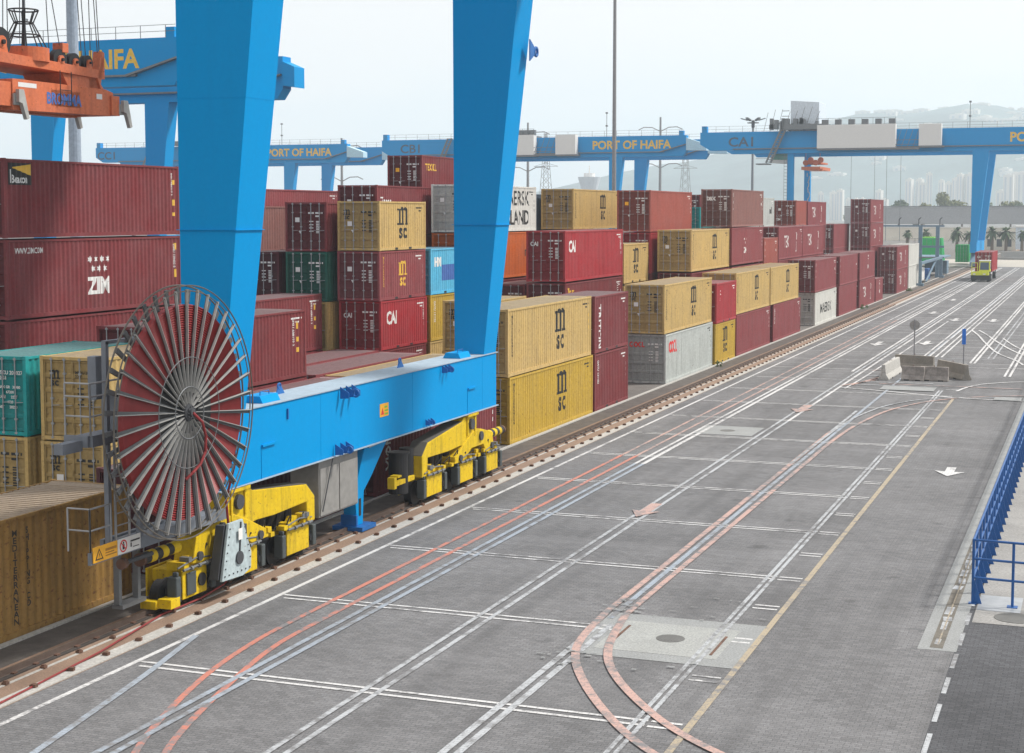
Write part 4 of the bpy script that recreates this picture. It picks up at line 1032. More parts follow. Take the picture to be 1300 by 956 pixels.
    for i, bx in enumerate(boxes or []):
        x0, x1, z0, z1, m = bx
        q = b(MB().box(x0, x1, yn-2.2, yn-.4, z0, z1), 'equipment_room', M[m], t, .03)
        if i == 0:
            for j in range(6):
                xa = x0+.8+j*(x1-x0-1.6)/5.2
                b(MB().box(xa, xa+1.15, yn-1.9, yn-.8, z1, z1+1.0).disc((xa+.57, yn-1.9, z1+.5), .42, -.04, 0, 'y', 14), 'cooling_unit', M['dull'], q)
            mb = MB()
            mb.tube((x0, yn-2.2, z1+1.2), (x1, yn-2.2, z1+1.2), .04, n=4)
            for j in range(8): mb.tube((x0+j*(x1-x0)/7, yn-2.2, z1), (x0+j*(x1-x0)/7, yn-2.2, z1+1.2), .04, n=4)
            b(mb, 'railing', M['dull'], q)
        b(MB().box(x0, x1+.5, yn-2.3, yn-.3, z0-.3, z0), 'room_floor', M['dull'], q)
    if boxes and len(boxes) > 1:
        xa, xb = boxes[0][1], boxes[1][0]; mb = MB()
        for z in (22.0, 22.6, 23.4): mb.tube((xa, yn-2.1, z), (xb, yn-2.1, z), .06, n=4)
        for j in range(4): mb.tube((xa+j*(xb-xa)/4, yn-2.1, 22), (xa+(j+1)*(xb-xa)/4, yn-2.1, 25.3), .05, n=4)
        mb.box(xa, xb, yn-2.2, yn-.4, 21.7, 22.0)
        b(mb, 'stair', M['dull'], t)
    if house:
        sp2 = thing('spreader', 'red spreader hanging under the trolley of the crane at the right', 'spreader', (xl+3.6, yn+8, 18.6))
        def s_(mb, name, mat): return cb(mb, name, mat, sp2, 0, (-(xl+3.6), -(yn+8), -18.6))
        s_(MB().box(xl+1.8, xl+5.4, yn+2, yn+14, 18.2, 18.8).box(xl+5.2, xl+5.9, yn+1.8, yn+2.3, 17.9, 18.4), 'beam', M['orange'])
        mb = MB()
        for j in range(4): mb.disc((xl+2.3+j*.95, yn+4, 19.6+.5*(j % 2)), .55, -.2, .2, 'y', 14)
        s_(mb, 'sheave', M['orange'])
        s_(MB().box(xl+2, xl+5.2, yn+4, yn+12, 19.4, 19.7).tube((xl+2.3, yn+4, 19.6), (xl+2.3, yn+4, 25), .05, n=4).tube((xl+5, yn+4, 19.6), (xl+5, yn+4, 25), .05, n=4), 'head_block', M['orange'])
        rnd = random.Random(2); mb = MB(); z = 18.2
        while z > 6: mb.tube((xl+3.2+rnd.uniform(-.3, .3), yn+2, z), (xl+3.2+rnd.uniform(-.3, .3), yn+2, z-.7), .09, n=4); z -= .6
        s_(mb, 'festoon_cable', M['oldwhite_steel'])
    return t
A1 = far_crane(-22, 300, 'CA1', 'blue gantry crane at the right with a pale machine house on its girder', -68.0, True,
    [(-50.6, -36.2, 22.05, 26.4, 'pale'), (-32.0, -28.0, 22.3, 26.3, 'pale')], 5.8)
B1 = far_crane(-93.8, 308, 'CB1', 'blue gantry crane with two white equipment rooms, crossed by the tall thin grey mast', -141.0, False,
    [(-118.5, -109.9, 21.9, 26.0, 'pale'), (-105.2, -100.9, 21.9, 25.9, 'pale')], -4.2)
C1 = far_crane(-175.1, 320, 'CC1', 'pale blue gantry crane farthest away, seen between the two near crane legs', -226.2, False, [(-199, -190, 21.9, 26.0, 'pale')], -5.0)
D1 = far_crane(-92.1, 121, 'CB2', 'blue gantry crane behind the orange spreader at the upper left', -160.0, False, [(-117, -109, 21.9, 26.0, 'pale')], -5.4, 'blue')
# ------------------------------------------------------------------ ground, rails and road markings
def sheet(name, x0, x1, y0, y1, z, mat, kind='structure'):
    o = MB().add([(x0,y0,z),(x1,y0,z),(x1,y1,z),(x0,y1,z)], [(0,1,2,3)]).build(name, mat); tag(o, kind=kind); return o
gm = MB(); gm.add([(-9000,-600,-.012),(9000,-600,-.012),(9000,9000,-.012),(-9000,9000,-.012)], [(0,1,2,3)])
tag(gm.build('ground', M['yard']), kind='structure')
sheet('road', -20.6, -2.9, -20, 600, -.004, M['paver'])
sheet('road_side', -2.9, 30, -20, 90, -.006, M['darkpaver'])
sheet('rail_bed', -23.45, -20.6, -20, 600, -.002, M['brownstrip'])
sheet('gravel_strip', -23.5, -22.45, -20, 600, .002, M['soil'])
tag(MB().box(-23.62, -23.45, -20, 420, -.01, .05).build('kerb', M['kerb']), kind='structure')
tag(MB().box(-20.99, -20.63, -20, 330, -.01, .022).build('edge_strip', M['kerb']), kind='structure')
tag(MB().box(-21.60, -21.52, -20, 330, -.01, .012).build('edge_strip', M['kerb']), kind='structure')
rail = MB().box(-22.035, -21.965, -20, 420, .02, .14).box(-22.09, -21.91, -20, 420, .0, .03).box(-22.02, -21.98, -20, 420, .03, .1)
rl = rail.build('crane_rail', M['railsteel']); tag(rl, 'long steel crane rail running beside the container rows', 'rail')
tag(MB().box(-22.22, -22.1, -20, 420, -.01, .03).box(-21.9, -21.78, -20, 420, -.01, .03).build('rail_groove', M['soilwet']), kind='structure')
cl = MB(); y = 20.0
while y < 170:
    for s in (-1, 1): cl.box(-22+s*.14-.05, -22+s*.14+.05, y-.06, y+.06, .0, .06)
    y += .75
cl.build('rail_clip', M['rust'], rl)['kind'] = 'stuff'
# two rows of dark steel brackets, 1.29 m apart
bm_ = MB().box(-.06, .06, -.06, .06, 0, .05).box(-.04, .04, -.035, .035, .05, .075).mesh('bracket')
bo = MB().box(-.09, .06, -.05, .05, 0, .055).box(-.05, .07, -.06, .04, .055, .08).mesh('bracket')
first = None
for row, (x, yy0, me) in enumerate(((-21.56, 37.15, bm_), (-20.83, 35.87, bo))):
    for i in range(-9, 110):
        y = yy0+i*1.29
        if y < 22 or y > 175: continue
        o = bpy.data.objects.new('ground_bracket', me); COL.objects.link(o); o.location = (x, y, .012 if row == 0 else .022); o.rotation_euler[2] = random.uniform(-.25, .25)
        if not me.materials: me.materials.append(M['rust'])
        tag(o, ('small rusty bracket in the row nearer the rail' if row == 0 else 'small rusty bracket in the row on the pale edge strip'), 'bracket', 'rusty brackets beside the rail row %d' % (row+1))
ZP = .004
def strip(pts, w, mat, name='road_marking', z=ZP):
    mb = MB(); P = [Vector((p[0], p[1])) for p in pts]; vs = []
    for i, p in enumerate(P):
        d = (P[min(i+1, len(P)-1)] - P[max(i-1, 0)]).normalized(); q = Vector((-d.y, d.x))*w/2
        vs += [(p.x+q.x, p.y+q.y, z), (p.x-q.x, p.y-q.y, z)]
    mb.add(vs, [(2*i, 2*i+1, 2*i+3, 2*i+2) for i in range(len(P)-1)])
    o = mb.build(name, M[mat]); tag(o, kind='structure'); return o
Z_ = lambda i: ZP + .004*i
# lines along the road
strip([(-19.95, 5), (-19.95, 315)], .14, 'wline')
def curve(pts, n=12):
    """smooth line through control points (Catmull-Rom)"""
    P = [pts[0]]+list(pts)+[pts[-1]]; out = []
    for i in range(1, len(P)-2):
        for t in range(n):
            t /= n; a, b, c, d = P[i-1], P[i], P[i+1], P[i+2]
            out.append(tuple(.5*((2*b[k])+(-a[k]+c[k])*t+(2*a[k]-5*b[k]+4*c[k]-d[k])*t*t+(-a[k]+3*b[k]-3*c[k]+d[k])*t**3) for k in (0, 1)))
    out.append(tuple(pts[-1])); return out
for i, (x, m) in enumerate(((-18.36, 'rline'), (-17.74, 'rline'))):
    strip(curve([(x+2.6, 22.5), (x+1.5, 25), (x+.52+.1*i, 28.5), (x+.10, 31.3), (x, 34), (x, 40), (x, 62)]), .15, m, z=Z_(2))
    strip([(x, 62), (x, 150)], .13, 'pinkline', z=Z_(2))
    strip([(x, 150), (x, 300)], .12, 'wline', z=Z_(2))
for x0, x1, y0, y1, m in ((-17.22, .15, 16, 60, 'paleblue'), (-16.9, .15, 16, 60, 'paleblue'), (-17.22, .14, 60, 300, 'wline'), (-16.9, .18, 60, 300, 'wline'),
        (-14.25, .13, 10, 300, 'oldwhite'), (-13.9, .13, 10, 75, 'oldwhite'), (-13.9, .15, 75, 300, 'wline'), (-11.13, .15, 36.6, 300, 'paleblue')):
    strip([(x0, y0), (x0, y1)], x1, m, z=Z_(3))
strip(curve([(-17.2, 17), (-18.2, 23), (-19.08, 28), (-19.5, 30), (-19.85, 31.6)]), .16, 'paleblue', z=Z_(4))
for x in (-11.2, -10.92): strip([(x, 8), (x, 36)], .16, 'oldwhite', z=Z_(3))
strip([(-11.38, 37), (-11.38, 62)], .18, 'pinkline', z=Z_(5)); strip([(-10.85, 37), (-10.85, 62)], .17, 'pinkline', z=Z_(5))
strip(curve([(-4.5, 25.3), (-6.5, 26.6), (-8.3, 28.4), (-10.1, 31.3), (-11.1, 33.9), (-11.38, 37)]), .2, 'pinkline', z=Z_(5))
strip(curve([(-4.3, 26.6), (-6.2, 27.8), (-7.8, 29.3), (-9.45, 31.7), (-10.35, 33.9), (-10.85, 37)]), .2, 'pinkline', z=Z_(6))
strip([(-11.38, 62), (-11.38, 72)], .2, 'pinkline', z=Z_(5)); strip([(-11.38, 72), (-11.38, 80)], .14, 'oldwhite', z=Z_(5))
strip(curve([(-10.85, 62), (-10.82, 70), (-10.5, 76), (-9.6, 82), (-7.4, 87), (-3.5, 90), (4, 92)]), .17, 'pinkline', z=Z_(5))
strip(curve([(-11.38, 62), (-11.3, 72), (-11.0, 78), (-10.0, 83.5), (-8.0, 87), (-4, 89)]), .12, 'oldwhite', z=Z_(6))
for x in (-8.35, -8.18): strip([(x, 10), (x, 91)], .10, 'oldwhite', z=Z_(3))
strip([(-7.27, 5), (-7.27, 87)], .15, 'yline', z=Z_(3))
for x in (-11.42, -11.05, -10.6, -10.2): strip([(x, 112 if x > -11 else 104), (x, 300)], .13, 'wline', z=Z_(4))
for x in (-8.0, -7.72): strip([(x, 108), (x, 300)], .15, 'wline', z=Z_(4))
for x in (-7.1, -6.75): strip([(x, 112), (x, 190)], .12, 'oldwhite', z=Z_(4))
for x in (-5.35, -5.05, -2.4, -2.1, -4.0): strip([(x, 100), (x, 300)], .14, 'wline', z=Z_(4))
for x in (-14.55,): strip([(x, 100), (x, 300)], .16, 'wline', z=Z_(4))
strip(curve([(-13.5, 90), (-13.3, 100), (-13.15, 125), (-13.1, 150)]), .12, 'wline', z=Z_(5))
# cross lines every 6.58 m
for i in range(-3, 41):
    y = 35.9+i*6.575; far = y > 92
    xe = -8.12 if not far else (-2 if y > 105 else -12.6)
    strip([(-19.85, y), (xe, y)], .11, 'wline', z=Z_(1)); 
    if not far: strip([(-19.7, y-.30), (xe, y-.30)], .11, 'wline', z=Z_(1))
    if not far:
        for dy in (0, 3.29):
            strip([(-8.05, y+dy), (-7.42, y+dy)], .11, 'wline', z=Z_(1)); strip([(-8.05, y+dy-.33), (-7.42, y+dy-.33)], .11, 'wline', z=Z_(1))
    elif y < 260: strip([(-19.8, y+3.29), (xe, y+3.29)], .09, 'oldwhite', z=Z_(1))
# splitter island markings and turning curves
strip([(-13.8, 90.6), (-11, 89.4), (-7.3, 87.6), (-2, 87.0)], .22, 'wline', z=Z_(6))
strip(curve([(-7.4, 90.8), (-6.9, 93.5), (-5.8, 95.8), (-3.5, 97.5), (2, 98)]), .16, 'wline', z=Z_(6))
for a, b, m in (((-13.9, 91.5), (-12.2, 96.0), 'pinkline'), ((-13.4, 92), (-11.9, 100), 'pinkline'), ((-12.9, 94), (-9, 94.3), 'oldwhite'), ((-13.3, 92.4), (-8, 92.6), 'oldwhite'), ((-13.4, 97.5), (-11.5, 98.5), 'oldwhite'), ((-13.4, 101), (-11.5, 104), 'pinkline'), ((-12.0, 93.4), (-4, 93.2), 'pinkline'), ((-13.3, 104.5), (-2, 105.5), 'wline')):
    strip([a, b], .16, m, z=Z_(7))
sheet('worn_patch', -11.6, -8.6, 90.2, 92.2, Z_(8), M['pit'])
sheet('worn_patch', -5.2, -3.8, 87.2, 88.6, Z_(8), M['pit'])
strip(curve([(-10.2, 139), (-9.2, 133), (-8.1, 125), (-6.8, 117), (-5.2, 111), (-4.6, 108)]), .16, 'wline', z=Z_(8))
strip(curve([(-9.6, 139), (-8.6, 134), (-7.4, 127), (-5.8, 119), (-4.2, 113), (-3.4, 110)]), .16, 'wline', z=Z_(8))
strip(curve([(-7.2, 131), (-6.4, 126), (-5.4, 121), (-4.2, 118)]), .14, 'wline', z=Z_(9))
# arrows
def poly_mark(name, pts, mat, z):
    o = MB().add([(x, y, z) for x, y in pts], [tuple(range(len(pts)))]).build(name, M[mat]); tag(o, kind='structure')
poly_mark('road_marking', [(-5.27, 61.2), (-4.7, 62.35), (-5.1, 62.3), (-5.1, 63.4), (-5.45, 63.4), (-5.45, 62.3), (-5.84, 62.4)], 'wline', Z_(4))
poly_mark('road_marking', [(-14.12, 49.3), (-13.6, 50.4), (-13.9, 50.3), (-13.9, 51.8), (-14.28, 51.8), (-14.28, 50.3), (-14.6, 50.5)], 'pinkline', Z_(6))
poly_mark('road_marking', [(-14.12, 78.3), (-13.5, 79.8), (-13.85, 79.7), (-13.85, 81.6), (-14.3, 81.6), (-14.3, 79.7), (-14.68, 79.8)], 'pinkline', Z_(6))
for x, y in ((-15.8, 120), (-15.6, 160), (-12.4, 122), (-12.6, 150), (-15.8, 185), (-9.2, 150)):
    poly_mark('road_marking', [(x, y), (x+.6, y+2.0), (x+.15, y+1.9), (x+.15, y+4), (x-.25, y+4), (x-.25, y+1.9), (x-.7, y+2.1)], 'wline', Z_(7))
# cable pits
sheet('pit_surround', -11.25, -7.32, 33.4, 37.2, Z_(0)+.001, M['pit'])
pit = tag(MB().box(-10.72, -7.85, 33.95, 36.55, -.01, .010).build('pit_cover', M['pitlid']), 'pale rectangular pit cover with a round manhole at the bottom of the picture', 'pit cover')
mc = MB().disc((-9.25, 35.3, 0), .34, .008, .016, 'z', 40)
for i in range(7): mc.box(-9.25-.24+i*.08-.012, -9.25-.24+i*.08+.012, 35.08, 35.52, .016, .022)
mc.build('manhole_lid', M['lid'], pit)
MB().box(-8.07, -8.01, 34.25, 35.9, .010, .022).box(-10.5, -10.44, 34.3, 36.1, .010, .022).build('cover_handle', M['rust'], pit)
pit2 = tag(MB().box(-17.3, -14.5, 69.3, 72.2, -.01, .008).build('pit_cover', M['pit']), 'pale rectangular pit cover in the middle of the lanes farther back', 'pit cover')
MB().disc((-15.9, 70.7, 0), .34, .008, .014, 'z', 32).build('manhole_lid', M['lid'], pit2)
rnd = random.Random(11); mb = MB()
for i in range(55):
    x = rnd.choice((rnd.uniform(-11.8, -10.6), rnd.uniform(-11.3, -7.2))); y = rnd.choice((rnd.uniform(36.9, 39.5), rnd.uniform(32.2, 33.6), rnd.uniform(36.9, 38)))
    w, h = rnd.uniform(.05, .2), rnd.uniform(.03, .08); mb.add([(x, y, Z_(9)), (x+w, y+.01, Z_(9)), (x+w*.9, y+h, Z_(9)), (x+.02, y+h, Z_(9))], [(0, 1, 2, 3)])
tag(mb.build('mortar_spots', M['pit']), kind='stuff')
# drain channel and kerb on the right
sheet('drain_surround', -3.72, -2.85, 36.5, 130, .002, M['pit'])
gr = MB().box(-3.46, -3.17, 36.7, 100, -.01, .008)
tag(gr.build('drain_channel', M['drain']), 'long rusty drain channel grating along the blue railing', 'drain')
strip([(-3.30, 36.9), (-3.30, 60)], .035, 'yline', 'worn_marking', .016)
rnd = random.Random(4)
y = 37.0
while y < 50:
    w = rnd.uniform(.35, .9)
    if rnd.random() < .55: strip([(-3.32+rnd.uniform(-.05, .05), y), (-3.32, y+w)], rnd.uniform(.1, .24), 'oldwhite', 'worn_marking', .013)
    y += w+rnd.uniform(.05, .3)
for i in range(9):
    y = 42.2-i*1.95; strip([(-2.83, y), (-2.83, y-1.2)], .10, 'oldwhite', z=.004)
sheet('apron', -2.72, 30, 39.35, 130, .004, M['concrete'])
sheet('apron_plate', -2.7, -1.65, 40.65, 42.3, .009, M['plate'])
tag(MB().disc((-1.75, 40.1, 0), .5, .004, .014, 'z', 32).build('manhole_cover', M['lid']), 'dark round manhole cover in the pale slab at the foot of the railing corner', 'manhole cover')
# blue railing
rg = thing('railing', 'bright blue steel railing along the right edge of the road, turning a corner', 'railing', (-2.85, 41.3, 0))
def rb(mb, name): return cb(mb, name, M['rail_blue'], rg, 0, (2.85, -41.3, 0))
for h in (1.66, 1.17, .68):
    rb(MB().tube((-2.85, 41.3, h), (-2.85, 118, h), .032, n=8), 'rail'); rb(MB().tube((-2.85, 41.3, h), (9, 40.3, h), .032, n=8), 'rail')
for i in range(62):
    y = 41.3+i*1.22; rb(MB().tube((-2.85, y, .0), (-2.85, y, 1.68), .036, n=8).box(-2.95, -2.75, y-.1, y+.1, .0, .02).prism([(-2.85, .0), (-2.62, .0), (-2.85, .75)], 'y', y-.012, y+.012), 'post')
for i in range(1, 9):
    x = -2.85+i*.98; y = 41.3-i*.083; rb(MB().tube((x, y, .0), (x, y, 1.68), .036, n=8).box(x-.13, x+.13, y-.13, y+.13, .0, .025), 'post')

# concrete barriers and signs on the island
BP = [(-.30, 0), (.30, 0), (.30, .08), (.15, .32), (.09, .85), (-.09, .85), (-.15, .32), (-.30, .08)]
def barrier(x, y, L, rz, label, mat='oldconc', s=1.0):
    t = thing('concrete_barrier', label, 'barrier', (x, y, 0), rz, 'concrete barriers on the traffic island')
    b = MB().prism([(a*s, z*s) for a, z in BP], 'y', -L/2, L/2); b.build('block', M[mat], t, bevel=.025)
    MB().box(-.32*s, .32*s, -L/4-.15, -L/4+.15, .0, .07).box(-.32*s, .32*s, L/4-.15, L/4+.15, .0, .07).build('lifting_slot', M['rubber'], t)
    MB().ring((0, 0, .86*s), .07, .012, 'y', 12, 5).build('lifting_loop', M['rust'], t)
barrier(-11.95, 98.3, 5.6, R(-2), 'long pale barrier seen end on at the left of the island', 'kerb', 1.1)
barrier(-10.35, 96.1, 1.35, R(82), 'left one of two short weathered blocks at the front of the island', 'weatherconc', 1.0)
barrier(-9.15, 96.25, 1.65, R(88), 'right one of two short weathered blocks at the front of the island', 'weatherconc', 1.0)
barrier(-11.1, 103.6, 2.6, R(74), 'tan grey barrier at the back of the island behind the two short blocks', 'oldconc', 1.0)
barrier(-8.3, 98.7, 3.6, R(32), 'tan grey barrier at the right of the island beside the blue sign', 'oldconc', 1.1)
t = thing('road_sign', 'round traffic sign seen from its grey back on a thin pole above the island', 'sign', (-11.5, 107, 0))
MB().tube((0, 0, 0), (0, 0, 2.95), .045, n=8).build('pole', M['pole'], t)
MB().disc((0, 0, 2.55), .34, .05, .07, 'y', 32).box(-.3, .3, .0, .05, 2.5, 2.6).build('sign_plate', M['sign_back'], t)
t = thing('road_sign', 'narrow bright blue sign on a thin pole at the right end of the island', 'sign', (-8.05, 103.5, 0))
MB().tube((0, 0, 0), (0, 0, 2.2), .04, n=8).build('pole', M['pole'], t)
MB().box(-.12, .12, -.04, -.02, 1.65, 2.65).build('sign_plate', M['sign_blue'], t)

# yard truck with a container
tr = thing('yard_truck', 'lime yellow terminal tractor with an offset cab coming down the lane with a red container', 'truck', (-16.4, 237.6, 0))
def tb(mb, name, mat, parent=tr, bevel=.02): return mb.build(name, M[mat], parent, bevel)
tb(MB().box(-1.35, 1.35, 0, .9, .28, .95).box(-1.3, 1.3, .9, 1.6, .35, .8), 'bumper', 'black')
tb(MB().box(-1.33, -.35, .1, 1.7, .95, 1.45).box(-.35, 1.1, .15, 1.9, .95, 1.55).box(-1.33, 1.1, 1.6, 2.2, .8, 1.2), 'hood', 'lime')
cbn = tb(MB().hexa([(-.25, .35, 1.5), (1.3, .35, 1.5), (1.3, 1.95, 1.5), (-.25, 1.95, 1.5)], [(-.2, .45, 3.0), (1.25, .45, 3.0), (1.25, 1.95, 3.0), (-.2, 1.95, 3.0)]), 'cab', 'lime')
tb(MB().box(-.28, 1.33, .38, 2.0, 3.0, 3.14), 'cab_roof', 'pale', cbn)
tb(MB().hexa([(-.1, .33, 1.75), (1.15, .33, 1.75), (1.15, .36, 1.75), (-.1, .36, 1.75)], [(-.08, .42, 2.85), (1.12, .42, 2.85), (1.12, .45, 2.85), (-.08, .45, 2.85)]), 'windscreen', 'glass', cbn, 0)
tb(MB().box(1.26, 1.32, .6, 1.7, 1.9, 2.8), 'side_window', 'glass', cbn, 0)
tb(MB().path([(-1.25, .3, 1.45), (-1.25, .3, 2.75), (-.45, .3, 2.75), (-.45, .3, 1.5)], .04).path([(-1.25, .3, 2.1), (-.45, .3, 2.1)], .03), 'guard_rail', 'lime', tr, 0)
for x in (-1.05, .35): tb(MB().box(x, x+.35, -.03, .02, 1.05, 1.22), 'headlight', 'pale', tr, 0)
tb(MB().box(-.5, .5, 1.9, 16.5, .85, 1.15).box(-1.2, 1.2, 3.2, 3.5, 1.1, 1.35).box(-1.2, 1.2, 15.6, 15.9, 1.1, 1.35), 'chassis', 'dark')
for x in (-1.05, 1.05):
    for y in (1.25, 4.4, 13.8, 15.1):
        w = tb(MB().disc((x, y, .52), .52, -.22, .22, 'x', 24), 'wheel', 'rubber', tr, .03); tb(MB().disc((x, y, .52), .25, -.23, .23, 'x', 16), 'rim', 'steel', w, 0)
C(0, 241.2, 40, 1.37, HC, 'red', None, 'cai', 'red container carried on the lime yellow yard truck', x=-15.0, grp='container on the yard truck')

# reefer rack beside the rail
for i, (yy, zt, lab) in enumerate(((221.8, 3.3, 'nearest'), (252.0, 8.1, 'farther'))):
    t = thing('steel_rack', 'blue grey steel portal frame beside the rail past the white containers, the %s one' % lab, 'steel frame', (-25.2, yy, 0))
    if i == 0:
        m = MB(); [m.box(x-.2, x+.2, -.2, .2, 0, zt) for x in (1.95, )]; m.box(1.5, 2.4, -.5, .5, 0, .35); m.bar((1.95, 0, 3.1), (1.95, 30, 3.1), .35, .35); m.bar((1.95, 8, .3), (1.95, 22, 3.0), .2, .2)
        m.box(1.75, 2.15, 29.5, 30, 0, 3.1).box(1.5, 2.4, 29.3, 30.2, 0, .35)
        m.build('frame', M['bluegrey'], t)
        MB().box(.0, 1.6, 14, 17, .3, 1.9).build('cabinet', M['rail_blue'], t, .05)
        MB().box(-3.2, 1.2, 9, 13, .3, 2.1).build('cabinet', M['pale'], t, .05)
    else:
        m = MB(); [m.box(x-.28, x+.28, -.25, .25, 0, zt) for x in (-1.3, 1.3)]; m.box(-9, 2.3, -.12, .12, zt-.25, zt).box(-9, 2.3, -.12, .12, 4.6, 4.95); m.box(-9, 2.3, .0, 12, 3.0, 3.2)
        m.build('frame', M['bluegrey'], t)
        for x in (-4.6, -1.6, 1.6): MB().path([(x, 0, zt), (x, 0, zt+.9), (x+.35, -.2, zt+1.2)], .07, 5).build('flood_lamp', M['dark'], t)
        m = MB(); [m.tube((-3+j*.9, -.3, 4.95), (-3+j*.9, -.3, 6.0), .04, n=4) for j in range(6)]; m.tube((-3, -.3, 6), (1.7, -.3, 6), .04, n=4); m.box(-3, 2, -.4, .4, 3.0, 3.2)
        m.build('handrail', M['dull'], t)
        MB().box(.2, 1.9, 10, 13, .2, 2.3).box(-1.6, -.2, 10, 13, .4, 2.4).build('cabinet', M['bluegrey'], t, .05)
gb = thing('green_hopper', 'bright green tapered bin behind the steel frames', 'bin', (-29.6, 300, 0), 0, 'green bins at the end of the yard')
MB().hexa([(-2.3, -3, .8), (2.3, -3, .8), (2.3, 3, .8), (-2.3, 3, .8)], [(-1.4, -2, 5.4), (2.0, -2, 5.4), (2.0, 2, 5.4), (-1.4, 2, 5.4)]).build('bin', M['greenbox'], gb, .05)
MB().box(-2.5, 2.5, -3.2, 3.2, .6, .8).box(-2.4, -2.2, -3.1, -2.9, 0, .6).box(2.2, 2.4, -3.1, -2.9, 0, .6).build('frame', M['greenbox'], gb)
C(0, 318, 20, .4, HC+.5, 'green', None, '', 'bright green container standing at the end of the yard left of the far crane leg', x=-24.3, grp='green bins at the end of the yard')
C(0, 300, 40, 2.6, HC, 'green', None, '', 'lime green container on the frame behind the white containers', x=-29.2, grp='green bins at the end of the yard')
for o in list(bpy.data.objects):
    if o.parent and o.parent.get('label', '').startswith(('bright green container', 'lime green')) and o.material_slots and o.name.split('.')[0] in ('body', 'roof', 'frame', 'door'):
        o.material_slots[0].material = M['greenbox'] if o.parent['label'].startswith('bright') else M['limebox']

# ------------------------------------------------------------------ masts, poles, pylons
def mast(x, y, h, r0, r1, label, head=None, mat='pole'):
    t = thing('light_mast', label, 'mast', (x, y, 0)); MB().tube((0,0,0), (0,0,h), r0, r1, n=14).build('pole', M[mat], t)
    if head:
        MB().ring((0, 0, h-.6), 1.2, .08, 'z', 16, 5).tube((0,0,h-1.6), (0,0,h-.2), .35, n=8).build('head_ring', M['dark'], t)
        for i in range(6):
            a = 2*PI*i/6+.2; MB().bar((1.1*math.cos(a), 1.1*math.sin(a), h-.1), (2.6*math.cos(a), 2.6*math.sin(a), h+.35), .6, .2).build('lamp', M['dull'], t)
mast(-51.5, 170, 45, .28, .14, 'tall thin grey mast in front of the crane in the middle', None)
mast(-79.2, 109, 38, .55, .42, 'thick pale blue grey mast behind the orange spreader', None, 'mastgrey')
mast(-69.5, 330, 29.5, .35, .2, 'lamp mast with a crown of floodlights left of the right crane', True)
def power_pole(x, y, h, label):
    t = thing('power_pole', label, 'power pole', (x, y, 0)); MB().tube((0,0,0), (0,0,h), .55, .28, n=8).build('pole', M['pole'], t)
    m = MB()
    for z in (h*.62, h*.76, h*.9):
        for s in (-1, 1): m.path([(0, 0, z-.4), (s*2.5, 0, z+.8), (s*5, 0, z+.9), (s*6.6, 0, z+.2)], .14, 5)
    m.build('cross_arm', M['pole'], t)
power_pole(-156.3, 430, 36, 'slim power pole with curved arms seen between the crane and the white lettered container')
power_pole(-122.2, 450, 38, 'slim power pole with curved arms right of the legs of the middle crane')
power_pole(-201.2, 400, 31, 'slim power pole with curved arms seen between the two near crane legs')
def pylon(x, y, h, label):
    t = thing('lattice_pylon', label, 'pylon', (x, y, 0)); m = MB(); w = 3.2
    for sx in (-1, 1):
        for sy in (-1, 1): m.tube((sx*w, sy*w, 0), (sx*.4, sy*.4, h), .16, .10, n=4)
    n = 12
    for i in range(n):
        z0, z1 = h*i/n, h*(i+1)/n; a = w-(w-.4)*i/n; b = w-(w-.4)*(i+1)/n
        for sy in (-1, 1): m.tube((-a, sy*a, z0), (b, sy*b, z1), .09, n=4).tube((a, sy*a, z0), (-b, sy*b, z1), .09, n=4)
    m.build('tower', M['pole'], t); m = MB()
    for z in (h*.68, h*.82, h*.93): m.tube((-5.5, 0, z), (5.5, 0, z), .12, n=4).tube((-5.5, 0, z), (0, 0, z+1.5), .09, n=4).tube((5.5, 0, z), (0, 0, z+1.5), .09, n=4)
    m.build('cross_arm', M['pole'], t)
pylon(-224.4, 640, 44, 'faint lattice pylon between the crane legs right of the white container')
pylon(-175.7, 690, 44, 'faint lattice pylon above the salmon red container')
for i, (x, y, h) in enumerate(((-83, 560, 37), (-74.9, 560, 33), (-70.8, 560, 40), (-66, 560, 37))):
    t = thing('antenna_mast', ('very thin antenna mast against the hazy hill, number %s from the left' % ['one', 'two', 'three', 'four'][i]), 'mast', (x, y, 0))
    MB().tube((0,0,0), (0,0,h), .14, .07, n=4).build('pole', M['dull'], t)
t = thing('control_tower', 'small pale blue flared tower between the cranes', 'tower', (-256, 800, 0))
MB().tube((0,0,0), (0,0,20), 4, 4.2, n=16).tube((0,0,20), (0,0,29), 3.6, 6.2, n=16).build('shaft', M['housegrey'], t); MB().tube((0,0,29), (0,0,31), 3, 3, n=12).tube((0,0,31), (0,0,35), .4, .2, n=6).build('lantern', M['pale'], t)

